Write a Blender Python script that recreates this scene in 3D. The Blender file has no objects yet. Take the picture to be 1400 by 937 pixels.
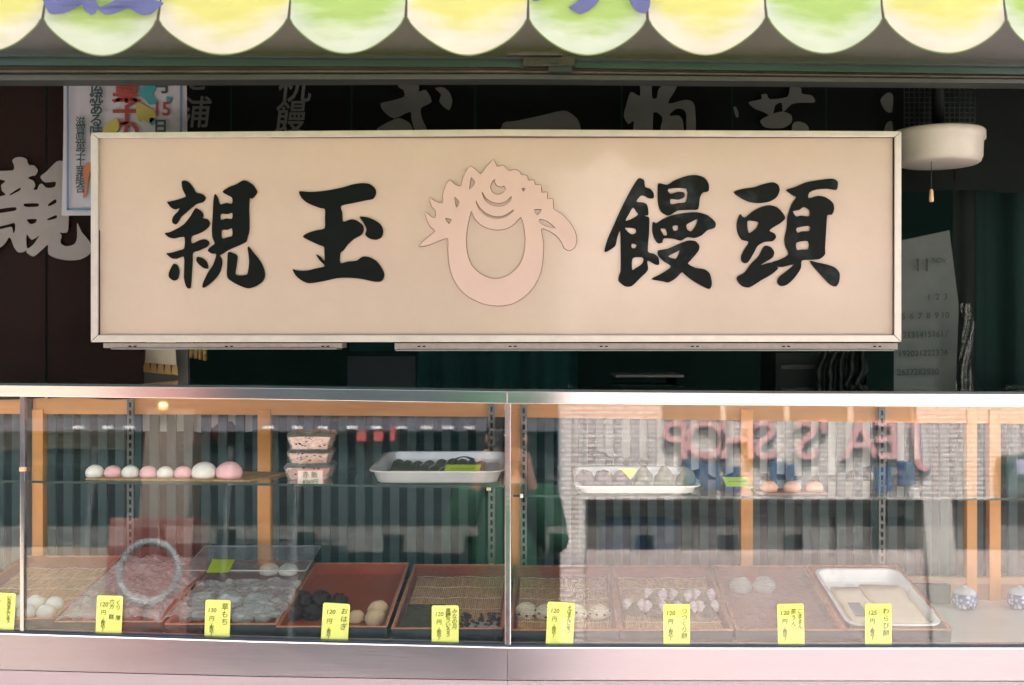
import bpy, bmesh, math, random
from mathutils import Vector, Matrix, noise
random.seed(7)
S = bpy.context.scene
C = S.collection
# ------------------------------------------------------------------ camera, world, sun, exposure
F, CX, CY, D, H = 1556.0, 758.0, 468.5, 2.4, 1.5
cd = bpy.data.cameras.new('camera'); cam = bpy.data.objects.new('camera', cd); C.objects.link(cam)
cam.location = (0, -D, H); cam.rotation_euler = (math.radians(90), 0, 0)
cd.sensor_width = 36; cd.lens = F/1400*36; cd.shift_x = -(CX-700)/1400; cd.clip_start = .02; cd.clip_end = 500
cd.dof.use_dof = True; cd.dof.focus_distance = 2.44; cd.dof.aperture_fstop = 4.8
S.camera = cam
SUN_EL, SUN_AZ = math.radians(47), math.radians(12)
W = bpy.data.worlds.new("World"); S.world = W; W.use_nodes = True
nt = W.node_tree; bg = nt.nodes['Background']
sky = nt.nodes.new('ShaderNodeTexSky'); sky.sky_type = 'NISHITA'; sky.sun_disc = False
sky.sun_elevation = SUN_EL; sky.sun_rotation = SUN_AZ; sky.dust_density = 5.0; sky.air_density = .55; sky.ozone_density = .4
hs_ = nt.nodes.new('ShaderNodeHueSaturation'); hs_.inputs['Saturation'].default_value = .4   # hazy, whitish sky
nt.links.new(sky.outputs[0], hs_.inputs['Color']); nt.links.new(hs_.outputs[0], bg.inputs[0]); bg.inputs[1].default_value = .15
sl = bpy.data.lights.new('sun', 'SUN'); sl.energy = 3.6; sl.angle = math.radians(.6); sl.color = (1, .935, .87)
sun = bpy.data.objects.new('sun', sl); C.objects.link(sun)
sd = Vector((math.sin(SUN_AZ)*math.cos(SUN_EL), math.cos(SUN_AZ)*math.cos(SUN_EL), math.sin(SUN_EL)))
sun.rotation_euler = (-sd).to_track_quat('-Z', 'Y').to_euler(); sun.location = (0, 5, 12)
S.view_settings.view_transform = 'Standard'; S.view_settings.look = 'None'
S.view_settings.exposure = 2.65; S.view_settings.gamma = 1
S.render.engine = 'CYCLES'
S.cycles.max_bounces = 10; S.cycles.diffuse_bounces = 5; S.cycles.glossy_bounces = 5
S.cycles.transparent_max_bounces = 24; S.cycles.sample_clamp_indirect = 8

# ------------------------------------------------------------------ helpers
def P(px, py, Y):
    return Vector(((px-CX)/F*(D+Y), Y, H+(CY-py)/F*(D+Y)))
def lerp(a, b, t): return a+(b-a)*t
def interp(x, tab):
    if x <= tab[0][0]: (x0, y0), (x1, y1) = tab[0], tab[1]
    elif x >= tab[-1][0]: (x0, y0), (x1, y1) = tab[-2], tab[-1]
    else:
        for i in range(len(tab)-1):
            if tab[i][0] <= x <= tab[i+1][0]: (x0, y0), (x1, y1) = tab[i], tab[i+1]; break
    return y0+(y1-y0)*(x-x0)/(x1-x0)
MATS = {}
def lin(c):
    return tuple(((v/255)/12.92 if v <= 10 else (((v/255)+.055)/1.055)**2.4) for v in c)
def mat(name, col, rough=.5, metal=0, var=.12, scale=25, bump=0, bscale=200, spec=None, stretch=(1,1,1), trans=0, emit=None, estr=0, col2=None, coat=0):
    if name in MATS: return MATS[name]
    if spec is None: spec = .5 if rough < .6 else .15
    m = bpy.data.materials.new(name); m.use_nodes = True; n = m.node_tree; N = n.nodes; L = n.links
    b = N['Principled BSDF']
    tc = N.new('ShaderNodeTexCoord'); mp = N.new('ShaderNodeMapping'); mp.inputs['Scale'].default_value = stretch
    L.new(tc.outputs['Object'], mp.inputs[0])
    ns = N.new('ShaderNodeTexNoise'); ns.inputs['Scale'].default_value = scale; ns.inputs['Detail'].default_value = 6; ns.inputs['Roughness'].default_value = .65
    L.new(mp.outputs[0], ns.inputs[0])
    r = N.new('ShaderNodeValToRGB'); r.color_ramp.elements[0].position = .3; r.color_ramp.elements[1].position = .7
    d = tuple(max(0, c*(1-var)) for c in col[:3]); e = tuple(min(1, c*(1+var)) for c in col[:3])
    if col2: d, e = col[:3], col2[:3]
    r.color_ramp.elements[0].color = (*d, 1); r.color_ramp.elements[1].color = (*e, 1)
    L.new(ns.outputs[0], r.inputs[0]); L.new(r.outputs[0], b.inputs['Base Color'])
    mr = N.new('ShaderNodeMapRange'); mr.inputs[3].default_value = max(.02, rough*.8); mr.inputs[4].default_value = min(1, rough*1.2)
    L.new(ns.outputs[0], mr.inputs[0]); L.new(mr.outputs[0], b.inputs['Roughness'])
    b.inputs['Metallic'].default_value = metal; b.inputs['Specular IOR Level'].default_value = spec
    b.inputs['Coat Weight'].default_value = coat; b.inputs['Coat Roughness'].default_value = .08
    if bump:
        n2 = N.new('ShaderNodeTexNoise'); n2.inputs['Scale'].default_value = bscale; n2.inputs['Detail'].default_value = 4
        L.new(mp.outputs[0], n2.inputs[0])
        bp = N.new('ShaderNodeBump'); bp.inputs['Strength'].default_value = min(1, bump); bp.inputs['Distance'].default_value = .003
        L.new(n2.outputs[0], bp.inputs['Height']); L.new(bp.outputs[0], b.inputs['Normal'])
    if emit:
        b.inputs['Emission Color'].default_value = (*emit, 1); b.inputs['Emission Strength'].default_value = estr
    if trans:
        t = N.new('ShaderNodeBsdfTranslucent'); L.new(r.outputs[0], t.inputs[0])
        mx = N.new('ShaderNodeMixShader'); mx.inputs[0].default_value = trans
        L.new(b.outputs[0], mx.inputs[1]); L.new(t.outputs[0], mx.inputs[2]); L.new(mx.outputs[0], N['Material Output'].inputs[0])
    MATS[name] = m; return m
def clear(name, tint, f0=.04, rough=.0, haze=0, hazecol=(.8,.8,.8), bump=0, bscale=40):
    """thin clear sheet: straight-through transmission + Schlick mirror reflection"""
    m = bpy.data.materials.new(name); m.use_nodes = True; n = m.node_tree; N = n.nodes; L = n.links
    N.remove(N['Principled BSDF']); out = N['Material Output']
    tr = N.new('ShaderNodeBsdfTransparent'); tr.inputs[0].default_value = (*tint, 1)
    gl = N.new('ShaderNodeBsdfGlossy'); gl.inputs['Roughness'].default_value = rough; gl.inputs[0].default_value = (1,1,1,1)
    lw = N.new('ShaderNodeLayerWeight'); lw.inputs[0].default_value = .5
    pw = N.new('ShaderNodeMath'); pw.operation = 'POWER'; pw.inputs[1].default_value = 5; L.new(lw.outputs['Facing'], pw.inputs[0])
    ma = N.new('ShaderNodeMath'); ma.operation = 'MULTIPLY_ADD'; ma.inputs[1].default_value = 1-f0; ma.inputs[2].default_value = f0
    L.new(pw.outputs[0], ma.inputs[0])
    mx = N.new('ShaderNodeMixShader'); L.new(ma.outputs[0], mx.inputs[0])
    base = tr
    if haze:
        df = N.new('ShaderNodeBsdfDiffuse'); df.inputs[0].default_value = (*hazecol, 1)
        hz = N.new('ShaderNodeMixShader'); hz.inputs[0].default_value = haze
        L.new(tr.outputs[0], hz.inputs[1]); L.new(df.outputs[0], hz.inputs[2]); base = hz
    L.new(base.outputs[0], mx.inputs[1]); L.new(gl.outputs[0], mx.inputs[2]); L.new(mx.outputs[0], out.inputs[0])
    if bump:
        tc = N.new('ShaderNodeTexCoord'); n2 = N.new('ShaderNodeTexNoise'); n2.inputs['Scale'].default_value = bscale
        n2.inputs['Detail'].default_value = 3; n2.inputs['Distortion'].default_value = 1.5
        L.new(tc.outputs['Object'], n2.inputs[0]); bp = N.new('ShaderNodeBump'); bp.inputs['Strength'].default_value = bump; bp.inputs['Distance'].default_value = .01
        L.new(n2.outputs[0], bp.inputs['Height']); L.new(bp.outputs[0], gl.inputs['Normal']); L.new(bp.outputs[0], lw.inputs['Normal'])
    MATS[name] = m; return m
LOC = {}
def tag(o, label=None, cat=None, group=None, kind=None):
    if label: o['label'] = label
    if cat: o['category'] = cat
    if group: o['group'] = group
    if kind: o['kind'] = kind
    return o
def thing(name, label, cat, loc=(0,0,0), group=None, local=False, rot=None):
    o = bpy.data.objects.new(name, None); C.objects.link(o); o.location = loc; o.empty_display_size = .05
    if rot: o.rotation_euler = rot
    LOC[o.name] = Vector((0,0,0)) if local else Vector(loc)
    return tag(o, label, cat, group)
def link(name, me, parent):
    o = bpy.data.objects.new(name, me); C.objects.link(o)
    if parent is not None:
        o.parent = parent; LOC[o.name] = LOC[parent.name]
    else: LOC[o.name] = Vector((0,0,0))
    return o
def mobj(name, verts, faces, m, parent=None, smooth=False, midx=None, bevel=0, uv=None):
    off = LOC[parent.name] if parent is not None else Vector((0,0,0))
    me = bpy.data.meshes.new(name); me.from_pydata([Vector(v)-off for v in verts], [], faces)
    for q in (m if isinstance(m, (list, tuple)) else [m]): me.materials.append(q)
    bm = bmesh.new(); bm.from_mesh(me)
    bmesh.ops.recalc_face_normals(bm, faces=bm.faces)
    if bevel: bmesh.ops.bevel(bm, geom=bm.edges[:], offset=bevel, segments=2, affect='EDGES', profile=.7, clamp_overlap=True)
    bm.to_mesh(me); bm.free()
    if midx: 
        for p, i in zip(me.polygons, midx): p.material_index = i
    if smooth:
        for p in me.polygons: p.use_smooth = True
    return link(name, me, parent)
def boxv(x0, x1, y0, y1, z0, z1):
    v = [(x, y, z) for x in (x0, x1) for y in (y0, y1) for z in (z0, z1)]
    f = [(0,1,3,2),(4,6,7,5),(0,4,5,1),(2,3,7,6),(0,2,6,4),(1,5,7,3)]
    return v, f
def box(name, x0, x1, y0, y1, z0, z1, m, parent=None, bevel=0):
    v, f = boxv(x0, x1, y0, y1, z0, z1); return mobj(name, v, f, m, parent, bevel=bevel)
def boxes(name, lst, m, parent=None, bevel=0):
    V, Fc = [], []
    for b in lst:
        v, f = boxv(*b); k = len(V); V += v; Fc += [tuple(i+k for i in q) for q in f]
    return mobj(name, V, Fc, m, parent, bevel=bevel)
def strip(name, top, bot, Y0, Y1, xs, m, parent=None, bevel=0):
    """long bar whose upper and lower edges follow tables of picture heights at depth Y0, real thickness back to Y1"""
    V, Fc = [], []
    for x in xs:
        a = P(x, interp(x, top) if not callable(top) else top(x), Y0); b = P(x, interp(x, bot), Y0)
        V += [a, b, Vector((b.x, Y1, b.z)), Vector((a.x, Y1, a.z))]
    n = len(xs)
    for i in range(n-1):
        for j in range(4): Fc.append((4*i+j, 4*i+(j+1) % 4, 4*i+4+(j+1) % 4, 4*i+4+j))
    Fc += [(0,1,2,3), (4*n-4, 4*n-3, 4*n-2, 4*n-1)]
    return mobj(name, V, Fc, m, parent, bevel=bevel)
def pbox(name, x0, y0, x1, y1, Y0, Y1, m, parent=None, bevel=0):
    a = P(x0, y0, Y0); b = P(x1, y1, Y0)
    return box(name, a.x, b.x, Y0, Y1, b.z, a.z, m, parent, bevel)
def smoothring(r, k=3):
    out = []; n = len(r)
    for i in range(n):
        p0, p1, p2, p3 = r[i-1], r[i], r[(i+1) % n], r[(i+2) % n]
        d1 = (p1[0]-p0[0], p1[1]-p0[1]); d2 = (p2[0]-p1[0], p2[1]-p1[1])
        for s in range(k):
            t = s/k
            def cr(a, b, c, d): return .5*((2*b)+(-a+c)*t+(2*a-5*b+4*c-d)*t*t+(-a+3*b-3*c+d)*t**3)
            out.append((lerp(lerp(p1[0], p2[0], t), cr(p0[0], p1[0], p2[0], p3[0]), .8), lerp(lerp(p1[1], p2[1], t), cr(p0[1], p1[1], p2[1], p3[1]), .8)))
    return out
def shape(name, rings, Y, thick, m, parent, ox=0, oy=0, sc=1, smooth=3, offset=0, bevel=0):
    """brush strokes / cut-out shapes traced as closed outlines, filled (even-odd) and given thickness, front at Y-thick"""
    cu = bpy.data.curves.new(name, 'CURVE'); cu.dimensions = '2D'; cu.fill_mode = 'BOTH'
    cu.extrude = thick/2; cu.offset = offset; cu.bevel_depth = bevel
    off = LOC[parent.name] if parent is not None else Vector((0,0,0))
    for r in rings:
        pts = smoothring(r, smooth) if smooth > 1 else r
        sp = cu.splines.new('POLY'); sp.points.add(len(pts)-1); sp.use_cyclic_u = True
        for i, (x, y) in enumerate(pts):
            w = P(ox+x/sc, oy+y/sc, Y); sp.points[i].co = (w.x, w.z, 0, 1)
    t = bpy.data.objects.new('t', cu); C.objects.link(t)
    me = bpy.data.meshes.new_from_object(t); bpy.data.objects.remove(t)
    for v in me.vertices:
        x, z, e = v.co; v.co = Vector((x, Y-thick/2-e, z))-off
    me.flip_normals() if hasattr(me, 'flip_normals') else None
    me.materials.clear(); me.materials.append(m)
    return link(name, me, parent)
def text(name, body, size, loc, m, parent, align='CENTER', extrude=.0004, rot=(math.pi/2, 0, 0), offset=0, space=1.0, sx=1.0, shear=0, vert='TOP'):
    cu = bpy.data.curves.new(name, 'FONT'); cu.body = body; cu.size = size; cu.align_x = align; cu.align_y = vert
    cu.extrude = extrude; cu.offset = offset; cu.space_line = space; cu.shear = shear; cu.resolution_u = 3
    t = bpy.data.objects.new('t', cu); C.objects.link(t)
    me = bpy.data.meshes.new_from_object(t); bpy.data.objects.remove(t)
    Mx = Matrix.Translation(Vector(loc)-LOC[parent.name]) @ (rot if isinstance(rot, Matrix) else Matrix.Rotation(rot[2], 4, 'Z') @ Matrix.Rotation(rot[1], 4, 'Y') @ Matrix.Rotation(rot[0], 4, 'X')) @ Matrix.Diagonal((sx, 1, 1, 1))
    me.transform(Mx); me.materials.clear(); me.materials.append(m)
    return link(name, me, parent)
def tube(name, pts, r, m, parent=None, seg=8, closed=False):
    V, Fc = [], []; n = len(pts); pts = [Vector(p) for p in pts]
    rr = r if isinstance(r, (list, tuple)) else [r]*n
    for i, p in enumerate(pts):
        a = pts[i-1] if (i or closed) else p; b = pts[(i+1) % n] if (i < n-1 or closed) else p
        t = (b-a).normalized(); u = t.orthogonal() if abs(t.z) > .9 else t.cross(Vector((0,0,1))); u.normalize(); w = t.cross(u)
        for j in range(seg):
            an = 2*math.pi*j/seg; V.append(p+(u*math.cos(an)+w*math.sin(an))*rr[i])
    for i in range(n if closed else n-1):
        for j in range(seg):
            i2 = (i+1) % n; Fc.append((i*seg+j, i*seg+(j+1) % seg, i2*seg+(j+1) % seg, i2*seg+j))
    if not closed: Fc += [tuple(range(seg)), tuple(range((n-1)*seg, n*seg))]
    return mobj(name, V, Fc, m, parent, smooth=True)
def lathe(name, prof, c, m, parent=None, seg=32, sm=True):
    V, Fc = [], []; c = Vector(c)
    for (r, z) in prof:
        for j in range(seg):
            a = 2*math.pi*j/seg; V.append(c+Vector((r*math.cos(a), r*math.sin(a), z)))
    for i in range(len(prof)-1):
        for j in range(seg): Fc.append((i*seg+j, i*seg+(j+1) % seg, (i+1)*seg+(j+1) % seg, (i+1)*seg+j))
    Fc += [tuple(range(seg)), tuple(range((len(prof)-1)*seg, len(prof)*seg))]
    return mobj(name, V, Fc, m, parent, smooth=sm)
def sheet(name, fn, nu, nv, m, parent=None, attr=None, smooth=True):
    V = [fn(i/nu, j/nv) for j in range(nv+1) for i in range(nu+1)]
    Fc = [(j*(nu+1)+i, j*(nu+1)+i+1, (j+1)*(nu+1)+i+1, (j+1)*(nu+1)+i) for j in range(nv) for i in range(nu)]
    o = mobj(name, V, Fc, m, parent, smooth=smooth)
    if attr:
        a = o.data.attributes.new('band', 'FLOAT', 'POINT')
        for j in range(nv+1):
            for i in range(nu+1): a.data[j*(nu+1)+i].value = attr(i/nu, j/nv)
    return o

# ------------------------------------------------------------------ materials
steel = mat('brushed_steel', (.45,.42,.425), .13, 1, .03, 30, .03, 300, stretch=(.02,1,1))
steel3 = mat('polished_base_steel', (.30,.275,.295), .2, .9, .03, 12, .015, 200, stretch=(.05,1,1))
steel2 = mat('satin_steel_panel', (.42,.345,.36), .4, .35, .04, 12, .02, 200, stretch=(.05,1,1))
alu = mat('aluminium_frame', (.42,.40,.35), .38, .55, .08, 40, .1, 200)
darkmetal = mat('dark_metal', (.02,.03,.028), .45, .3)
greenrail = mat('green_painted_rail', (.0045,.024,.019), .45, 0, .3, 30, .2, 150, stretch=(.1,1,1))
rust = mat('weathered_brown_rail', (.034,.026,.018), .6, .2, .45, 40, .4, 160, stretch=(.15,1,1))
greyrail = mat('grey_rail', (.038,.042,.038), .5, .2, .3, 30, .2, stretch=(.1,1,1))
fascia = mat('grey_fascia', (.098,.088,.094), .7, 0, .1, 8, .2)
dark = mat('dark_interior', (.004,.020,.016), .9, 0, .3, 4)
wood = mat('varnished_wood', (.60,.255,.058), .42, 0, .2, 14, .25, 90, stretch=(.5,3,.12), coat=.15)
woodh = mat('varnished_wood_header', (.52,.225,.06), .42, 0, .2, 14, .25, 90, stretch=(.12,3,1), coat=.15)
slat_m = mat('grey_slat_paint', (.062,.09,.095), .7, 0, .2, 10, .3, 80, stretch=(2,2,.3))
glass = clear('case_glass', (.97,.985,.975), .045)
glass_edge = mat('green_glass_edge', (.004,.03,.024), .4, 0, .1)
film = clear('clear_film', (.98,.98,.98), .045, .06, .04, (.85,.82,.80), .9, 55)
pack = clear('clear_plastic_pack', (.95,.96,.96), .08, .06, .06, (.85,.85,.87), .25, 30)
lacq_red = mat('red_brown_lacquer', (.34,.075,.035), .32, 0, .15, 20, .05, coat=.2)
lacq_blk = mat('black_lacquer', (.010,.018,.018), .25, 0, .2, 30, coat=.3)
trayrim = mat('worn_tan_rim', (.46,.20,.12), .6, 0, .35, 90, .3)
ink = mat('black_ink_paint', (.0008,.003,.0022), .55, 0, .3, 30, spec=.10)
tagy = mat('yellow_card', (.74,.78,.20), .6, 0, .04, 60)
tagink = mat('marker_ink', (.13,.15,.04), .6)
cream = mat('cream_plastic', (.38,.36,.30), .4, 0, .06, 30)
# shop sign face: cream acrylic
signface = mat('beige_acrylic', (.385,.31,.245), .19, 0, .05, 5, .02, 60, spec=.5, coat=.4)
signpink = mat('pink_painted_relief', (.42,.31,.26), .35, 0, .04, 10)
signshade = mat('edge_shadow_line', (.16,.09,.05), .6)

# ------------------------------------------------------------------ ground and shop shell
def structure(o): o['kind'] = 'structure'; return o
road_m = mat('asphalt', (.055,.055,.058), .85, 0, .35, 6, .6, 120)
pave_m = mat('pale_paving', (.26,.23,.22), .8, 0, .12, 4, .4, 60)
structure(mobj('ground', [(-60,-60,0),(60,-60,0),(60,60,0),(-60,60,0)], [(0,1,2,3)], mat('ground_concrete', (.16,.15,.145), .9, 0, .2, 2, .4, 40)))
structure(box('road', -60, 60, -8.2, -5.4, .004, .012, road_m))
structure(box('far_pavement', -.9, 60, -10.6, -8.2, .0, .12, pave_m, bevel=.01))
structure(box('far_pavement', -60, -.9, -10.6, -8.2, .0, .12, mat('dull_paving', (.10,.095,.09), .85, 0, .2, 4, .4, 60), bevel=.01))
structure(box('bounce_pavement', -60, 60, -5.4, 3.2, .0, .10, mat('bounce_paving', (.56,.49,.455), .8, 0, .15, 4, .4, 60)))  # out of view; widened and paled to bounce sunlight into the cases
structure(box('sun_block_roof', -4, 4, .10, 3.3, 2.70, 2.80, dark))  # unseen slab, added to keep sun out, low enough to leave the awning lit
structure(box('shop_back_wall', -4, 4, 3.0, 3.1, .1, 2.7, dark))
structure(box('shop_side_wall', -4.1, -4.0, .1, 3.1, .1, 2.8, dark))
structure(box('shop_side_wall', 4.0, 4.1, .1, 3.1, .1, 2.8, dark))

TOPW = [(0,74),(690,76),(1400,84)]
strips = []
XS = [-220, 0, 350, 690, 1050, 1400, 1620]
w = thing('awning_rail', 'weathered dark green and brown metal track running across the top of the shop opening', 'rail', P(700, 90, 0))
def off(tab, d, d2=None): return [(x, y+(d if d2 is None else lerp(d, d2, min(1, max(0, x/1400))))) for x, y in tab]
R0 = [(0,74),(690,77),(1400,88)]
strip('top_lip', off(R0, 0), off(R0, 3), -.015, .04, XS, darkmetal, w)
strip('highlight_lip', off(R0, 3), off(R0, 4), -.012, .04, XS, greyrail, w)
strip('green_track', off(R0, 4), off(R0, 15.5, 14), -.004, .04, XS, greenrail, w)
strip('brown_track', off(R0, 15.5, 14), off(R0, 22, 17), .004, .05, XS, rust, w)
strip('worn_edge', off(R0, 22, 17), off(R0, 25, 18.5), -.002, .05, XS, mat('worn_light_edge', (.055,.045,.034), .5, .3, .5, 60, .3, stretch=(.2,1,1)), w)
strip('groove', off(R0, 25, 18.5), off(R0, 28.5, 21), .012, .05, XS, darkmetal, w)
strip('grey_track', off(R0, 28.5, 21), off(R0, 36, 26), .006, .06, XS, greyrail, w)
br = thing('track_bracket', 'rusty grey metal joint bracket in the middle of the green track', 'bracket', P(740, 85, -.02))
pbox('plate', 693, 71, 768, 75.5, -.028, .0, mat('bracket_metal', (.06,.052,.045), .5, .4, .3, 60), br, bevel=.0008)
pbox('joint', 715, 78, 786, 90, -.020, .0, mat('bracket_metal2', (.035,.032,.026), .5, .4, .4, 60), br, bevel=.001)
pbox('clip', 738, 80, 745, 85, -.024, -.019, darkmetal, br); pbox('clip', 753, 80, 763, 86, -.024, -.019, darkmetal, br)
pbox('lower_joint', 750, 91, 782, 98, -.014, .004, darkmetal, br)
a = P(700, 76, .045)
structure(box('shop_fascia_wall', -4, 4, .045, .10, H+(CY-90)/F*(D+.045), 2.8, fascia))

# ------------------------------------------------------------------ awning
def awn_mat(name, col, edge):
    m = bpy.data.materials.new(name); m.use_nodes = True; n = m.node_tree; N = n.nodes; L = n.links; b = N['Principled BSDF']
    at = N.new('ShaderNodeAttribute'); at.attribute_name = 'band'
    tc = N.new('ShaderNodeTexCoord'); ns = N.new('ShaderNodeTexNoise'); ns.inputs['Scale'].default_value = 14; ns.inputs['Detail'].default_value = 7
    mp = N.new('ShaderNodeMapping'); mp.inputs['Scale'].default_value = (1,1,3.5); L.new(tc.outputs['Object'], mp.inputs[0]); L.new(mp.outputs[0], ns.inputs[0])
    ad = N.new('ShaderNodeMath'); ad.operation = 'MULTIPLY_ADD'; ad.inputs[1].default_value = .5; L.new(ns.outputs[0], ad.inputs[0]); L.new(at.outputs['Fac'], ad.inputs[2])
    r = N.new('ShaderNodeValToRGB'); r.color_ramp.elements[0].position = .56; r.color_ramp.elements[1].position = .86
    r.color_ramp.elements[0].color = (*col, 1); r.color_ramp.elements[1].color = (*edge, 1); L.new(ad.outputs[0], r.inputs[0])
    hs = N.new('ShaderNodeMix'); hs.data_type = 'RGBA'; hs.blend_type = 'MULTIPLY'; hs.inputs[0].default_value = .22
    L.new(r.outputs[0], hs.inputs[6]); L.new(ns.outputs[0], hs.inputs[7])
    L.new(hs.outputs[2], b.inputs['Base Color']); b.inputs['Roughness'].default_value = .55
    t = N.new('ShaderNodeBsdfTranslucent'); L.new(hs.outputs[2], t.inputs[0]); mx = N.new('ShaderNodeMixShader'); mx.inputs[0].default_value = .42
    L.new(b.outputs[0], mx.inputs[1]); L.new(t.outputs[0], mx.inputs[2]); L.new(mx.outputs[0], N['Material Output'].inputs[0]); return m
ay = awn_mat('yellow_awning_cloth', (.80,.80,.25), (.84,.82,.64)); ag = awn_mat('green_awning_cloth', (.46,.68,.19), (.72,.82,.62))
AY = -.55
aw = thing('awning', 'yellow and green striped scalloped cloth awning across the top with blue lettering', 'awning', P(700, 0, AY))
NT = [-258,-98,62,217,397,557,722,885,1045,1205,1375,1535,1690]
def cloth_y(x, z):
    return AY+.008*math.sin(x*9+1)+.007*noise.noise(Vector((x*7, z*9, 3)))+.0035*noise.noise(Vector((x*14+z*9, z*30, 8)))
ZT = 2.17
for k in range(len(NT)-1):
    x0, x1 = NT[k], NT[k+1]
    def fn(u, v, x0=x0, x1=x1):
        s = math.sin(math.pi*min(max(u, 0), 1)); yb = 29+47*(max(s, 0)**.72)
        px = lerp(x0+1.2, x1-1.2, u)
        a = P(px, yb, AY); z = lerp(ZT, a.z, v)
        narrow = max(0, (v-.72)/.28)*.0012*(1 if u > .5 else -1)
        return Vector((a.x-narrow, cloth_y(a.x, z)-.012*v*s*(.5+.5*math.sin(k*2.3))-.012*max(0, v-.8)*(1-s)*4, z))
    o = sheet('valance_panel', fn, 44, 18, ay if k % 2 else ag, aw, attr=lambda u, v: max(0, (v-.45)/.55)*.75)
    # piping tube along the scallop edge
    pts = [fn(i/40, 1)+Vector((0, -.001, 0)) for i in range(41)]
    tube('piping', pts, .0010, mat('dark_green_piping', (.16,.22,.07), .6), o, seg=6)
    def fr(u, v, x0=x0, x1=x1):
        a = P(lerp(x0, x1, u), 0, AY); return Vector((a.x, lerp(AY, .045, v), lerp(ZT, 2.74, v)-.02*math.sin(math.pi*v)))
    sheet('roof_panel', fr, 6, 8, ay if k % 2 else ag, aw, attr=lambda u, v: 0.0)
blue = mat('violet_blue_print', (.11,.125,.25), .6, 0, .12, 20, trans=.12)
def letter(rings, ox, oy, sc, Y, parent):
  for ring in rings:
    o = shape('lettering', [ring], Y, .0012, blue, parent, ox, oy, sc)
    bm = bmesh.new(); bm.from_mesh(o.data)
    bmesh.ops.subdivide_edges(bm, edges=bm.edges[:], cuts=2); L0 = LOC[parent.name]
    for v in bm.verts:
        wv = v.co+L0; dy = wv.y-Y; v.co.y = cloth_y(wv.x, wv.z)-.016+dy-L0.y
    bm.to_mesh(o.data); bm.free()
letter([[(380,-40),(385,40),(410,100),(440,135),(510,135),(580,115),(640,85),(680,62),(700,100),(750,137),(785,120),(800,92),(850,130),(910,130),(960,110),(1040,82),(1100,115),(1150,137),(1220,130),(1270,85),(1320,40),(1240,10),(1180,-20),(1150,-60),(960,-60),(940,10),(870,45),(820,70),(800,50),(780,-20),(760,-60),(400,-60)]], 0, 0, 5.833, AY, aw)
letter([[(375,-20),(380,10),(420,27),(480,15),(570,0),(620,-50),(380,-60)], [(685,75),(740,110),(780,122),(840,100),(890,60),(930,10),(950,-50),(800,-50),(765,15),(720,50)], [(1150,-50),(1170,30),(1200,80),(1240,115),(1290,125),(1320,90),(1330,40),(1315,-50)]], 660, 0, 5.833, AY, aw)

# ------------------------------------------------------------------ the big sign
SY = .05
nz_ = next(q for q in signface.node_tree.nodes if q.type == 'TEX_NOISE'); nz_.inputs['Detail'].default_value = 14; nz_.inputs['Roughness'].default_value = .86
ink_w = mat('worn_black_ink', (.0008,.003,.0022), .5, 0, .3, 9, col2=(.030,.040,.046), spec=.12)
rp = next(q for q in ink_w.node_tree.nodes if q.type == 'VALTORGB'); rp.color_ramp.elements[0].position = .52; rp.color_ramp.elements[1].position = .78
sg = thing('shop_sign', 'long beige sign board with four black brush characters and a pink crest', 'sign', P(680, 467, SY))
pbox('sign_face', 134, 187, 1223, 458, SY, SY+.01, signface, sg)
fy = SY-.012
def frame_bar(pts):
    V = [P(x, y, fy) for x, y in pts]; n = len(V); V += [Vector((v.x, SY+.085, v.z)) for v in V]
    Fc = [tuple(range(n)), tuple(range(n, 2*n))]+[(i, (i+1) % n, n+(i+1) % n, n+i) for i in range(n)]
    return mobj('frame', V, Fc, alu, sg, bevel=.0012)
frame_bar([(124.5,181.5),(680,177),(1232,179.5),(1223,187.5),(680,186),(134.5,189)])
frame_bar([(124.5,468),(134,458.5),(1222,458.5),(1232,467.5)])
frame_bar([(124,182),(134,189.3),(133.5,458.3),(124,467.6)])
frame_bar([(1232.5,180),(1232.5,467.2),(1222.8,458.3),(1223.5,187.8)])
boxes('inner_gasket', [], ink, sg) if False else None
g = .0016
for (x0,y0,x1,y1) in ((133.5,189,135.3,458),(1221.6,188,1223.2,458)): pbox('gasket', x0, y0, x1, y1, SY-.006, SY+.001, ink, sg)
pbox('gasket', 135, 187.0, 1221, 188.4, SY-.006, SY+.001, mat('gasket_brown', (.12,.09,.06), .7), sg)
bx = P(680, 323, SY+.012)
box('backing', P(134,0,SY).x, P(1223,0,SY).x, SY+.012, SY+.08, P(0,458,SY).z, P(0,189,SY).z, darkmetal, sg)
K = 4.683; SX = -.0014+SY
def inside(p, r):
    c = False
    for i in range(len(r)):
        (x1, y1), (x2, y2) = r[i-1], r[i]
        if (y1 > p[1]) != (y2 > p[1]) and p[0] < (x2-x1)*(p[1]-y1)/(y2-y1)+x1: c = not c
    return c
def strokes(nm, rings, Y, th, m, par, ox, oy, sc):
    outs = []
    for r in rings:
        h = next((o for o in outs if inside(r[0], o[0]) and inside(r[len(r)//2], o[0])), None)
        if h: h.append(r)
        else: outs.append([r])
    for k, o in enumerate(outs): shape(nm, o, Y-.00015*k, th, m, par, ox, oy, sc)
def brush(rings, ox, oy): strokes('brush_stroke', rings, SX, .0025, ink_w if ox > 700 else ink, sg, ox, oy, K)
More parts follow.
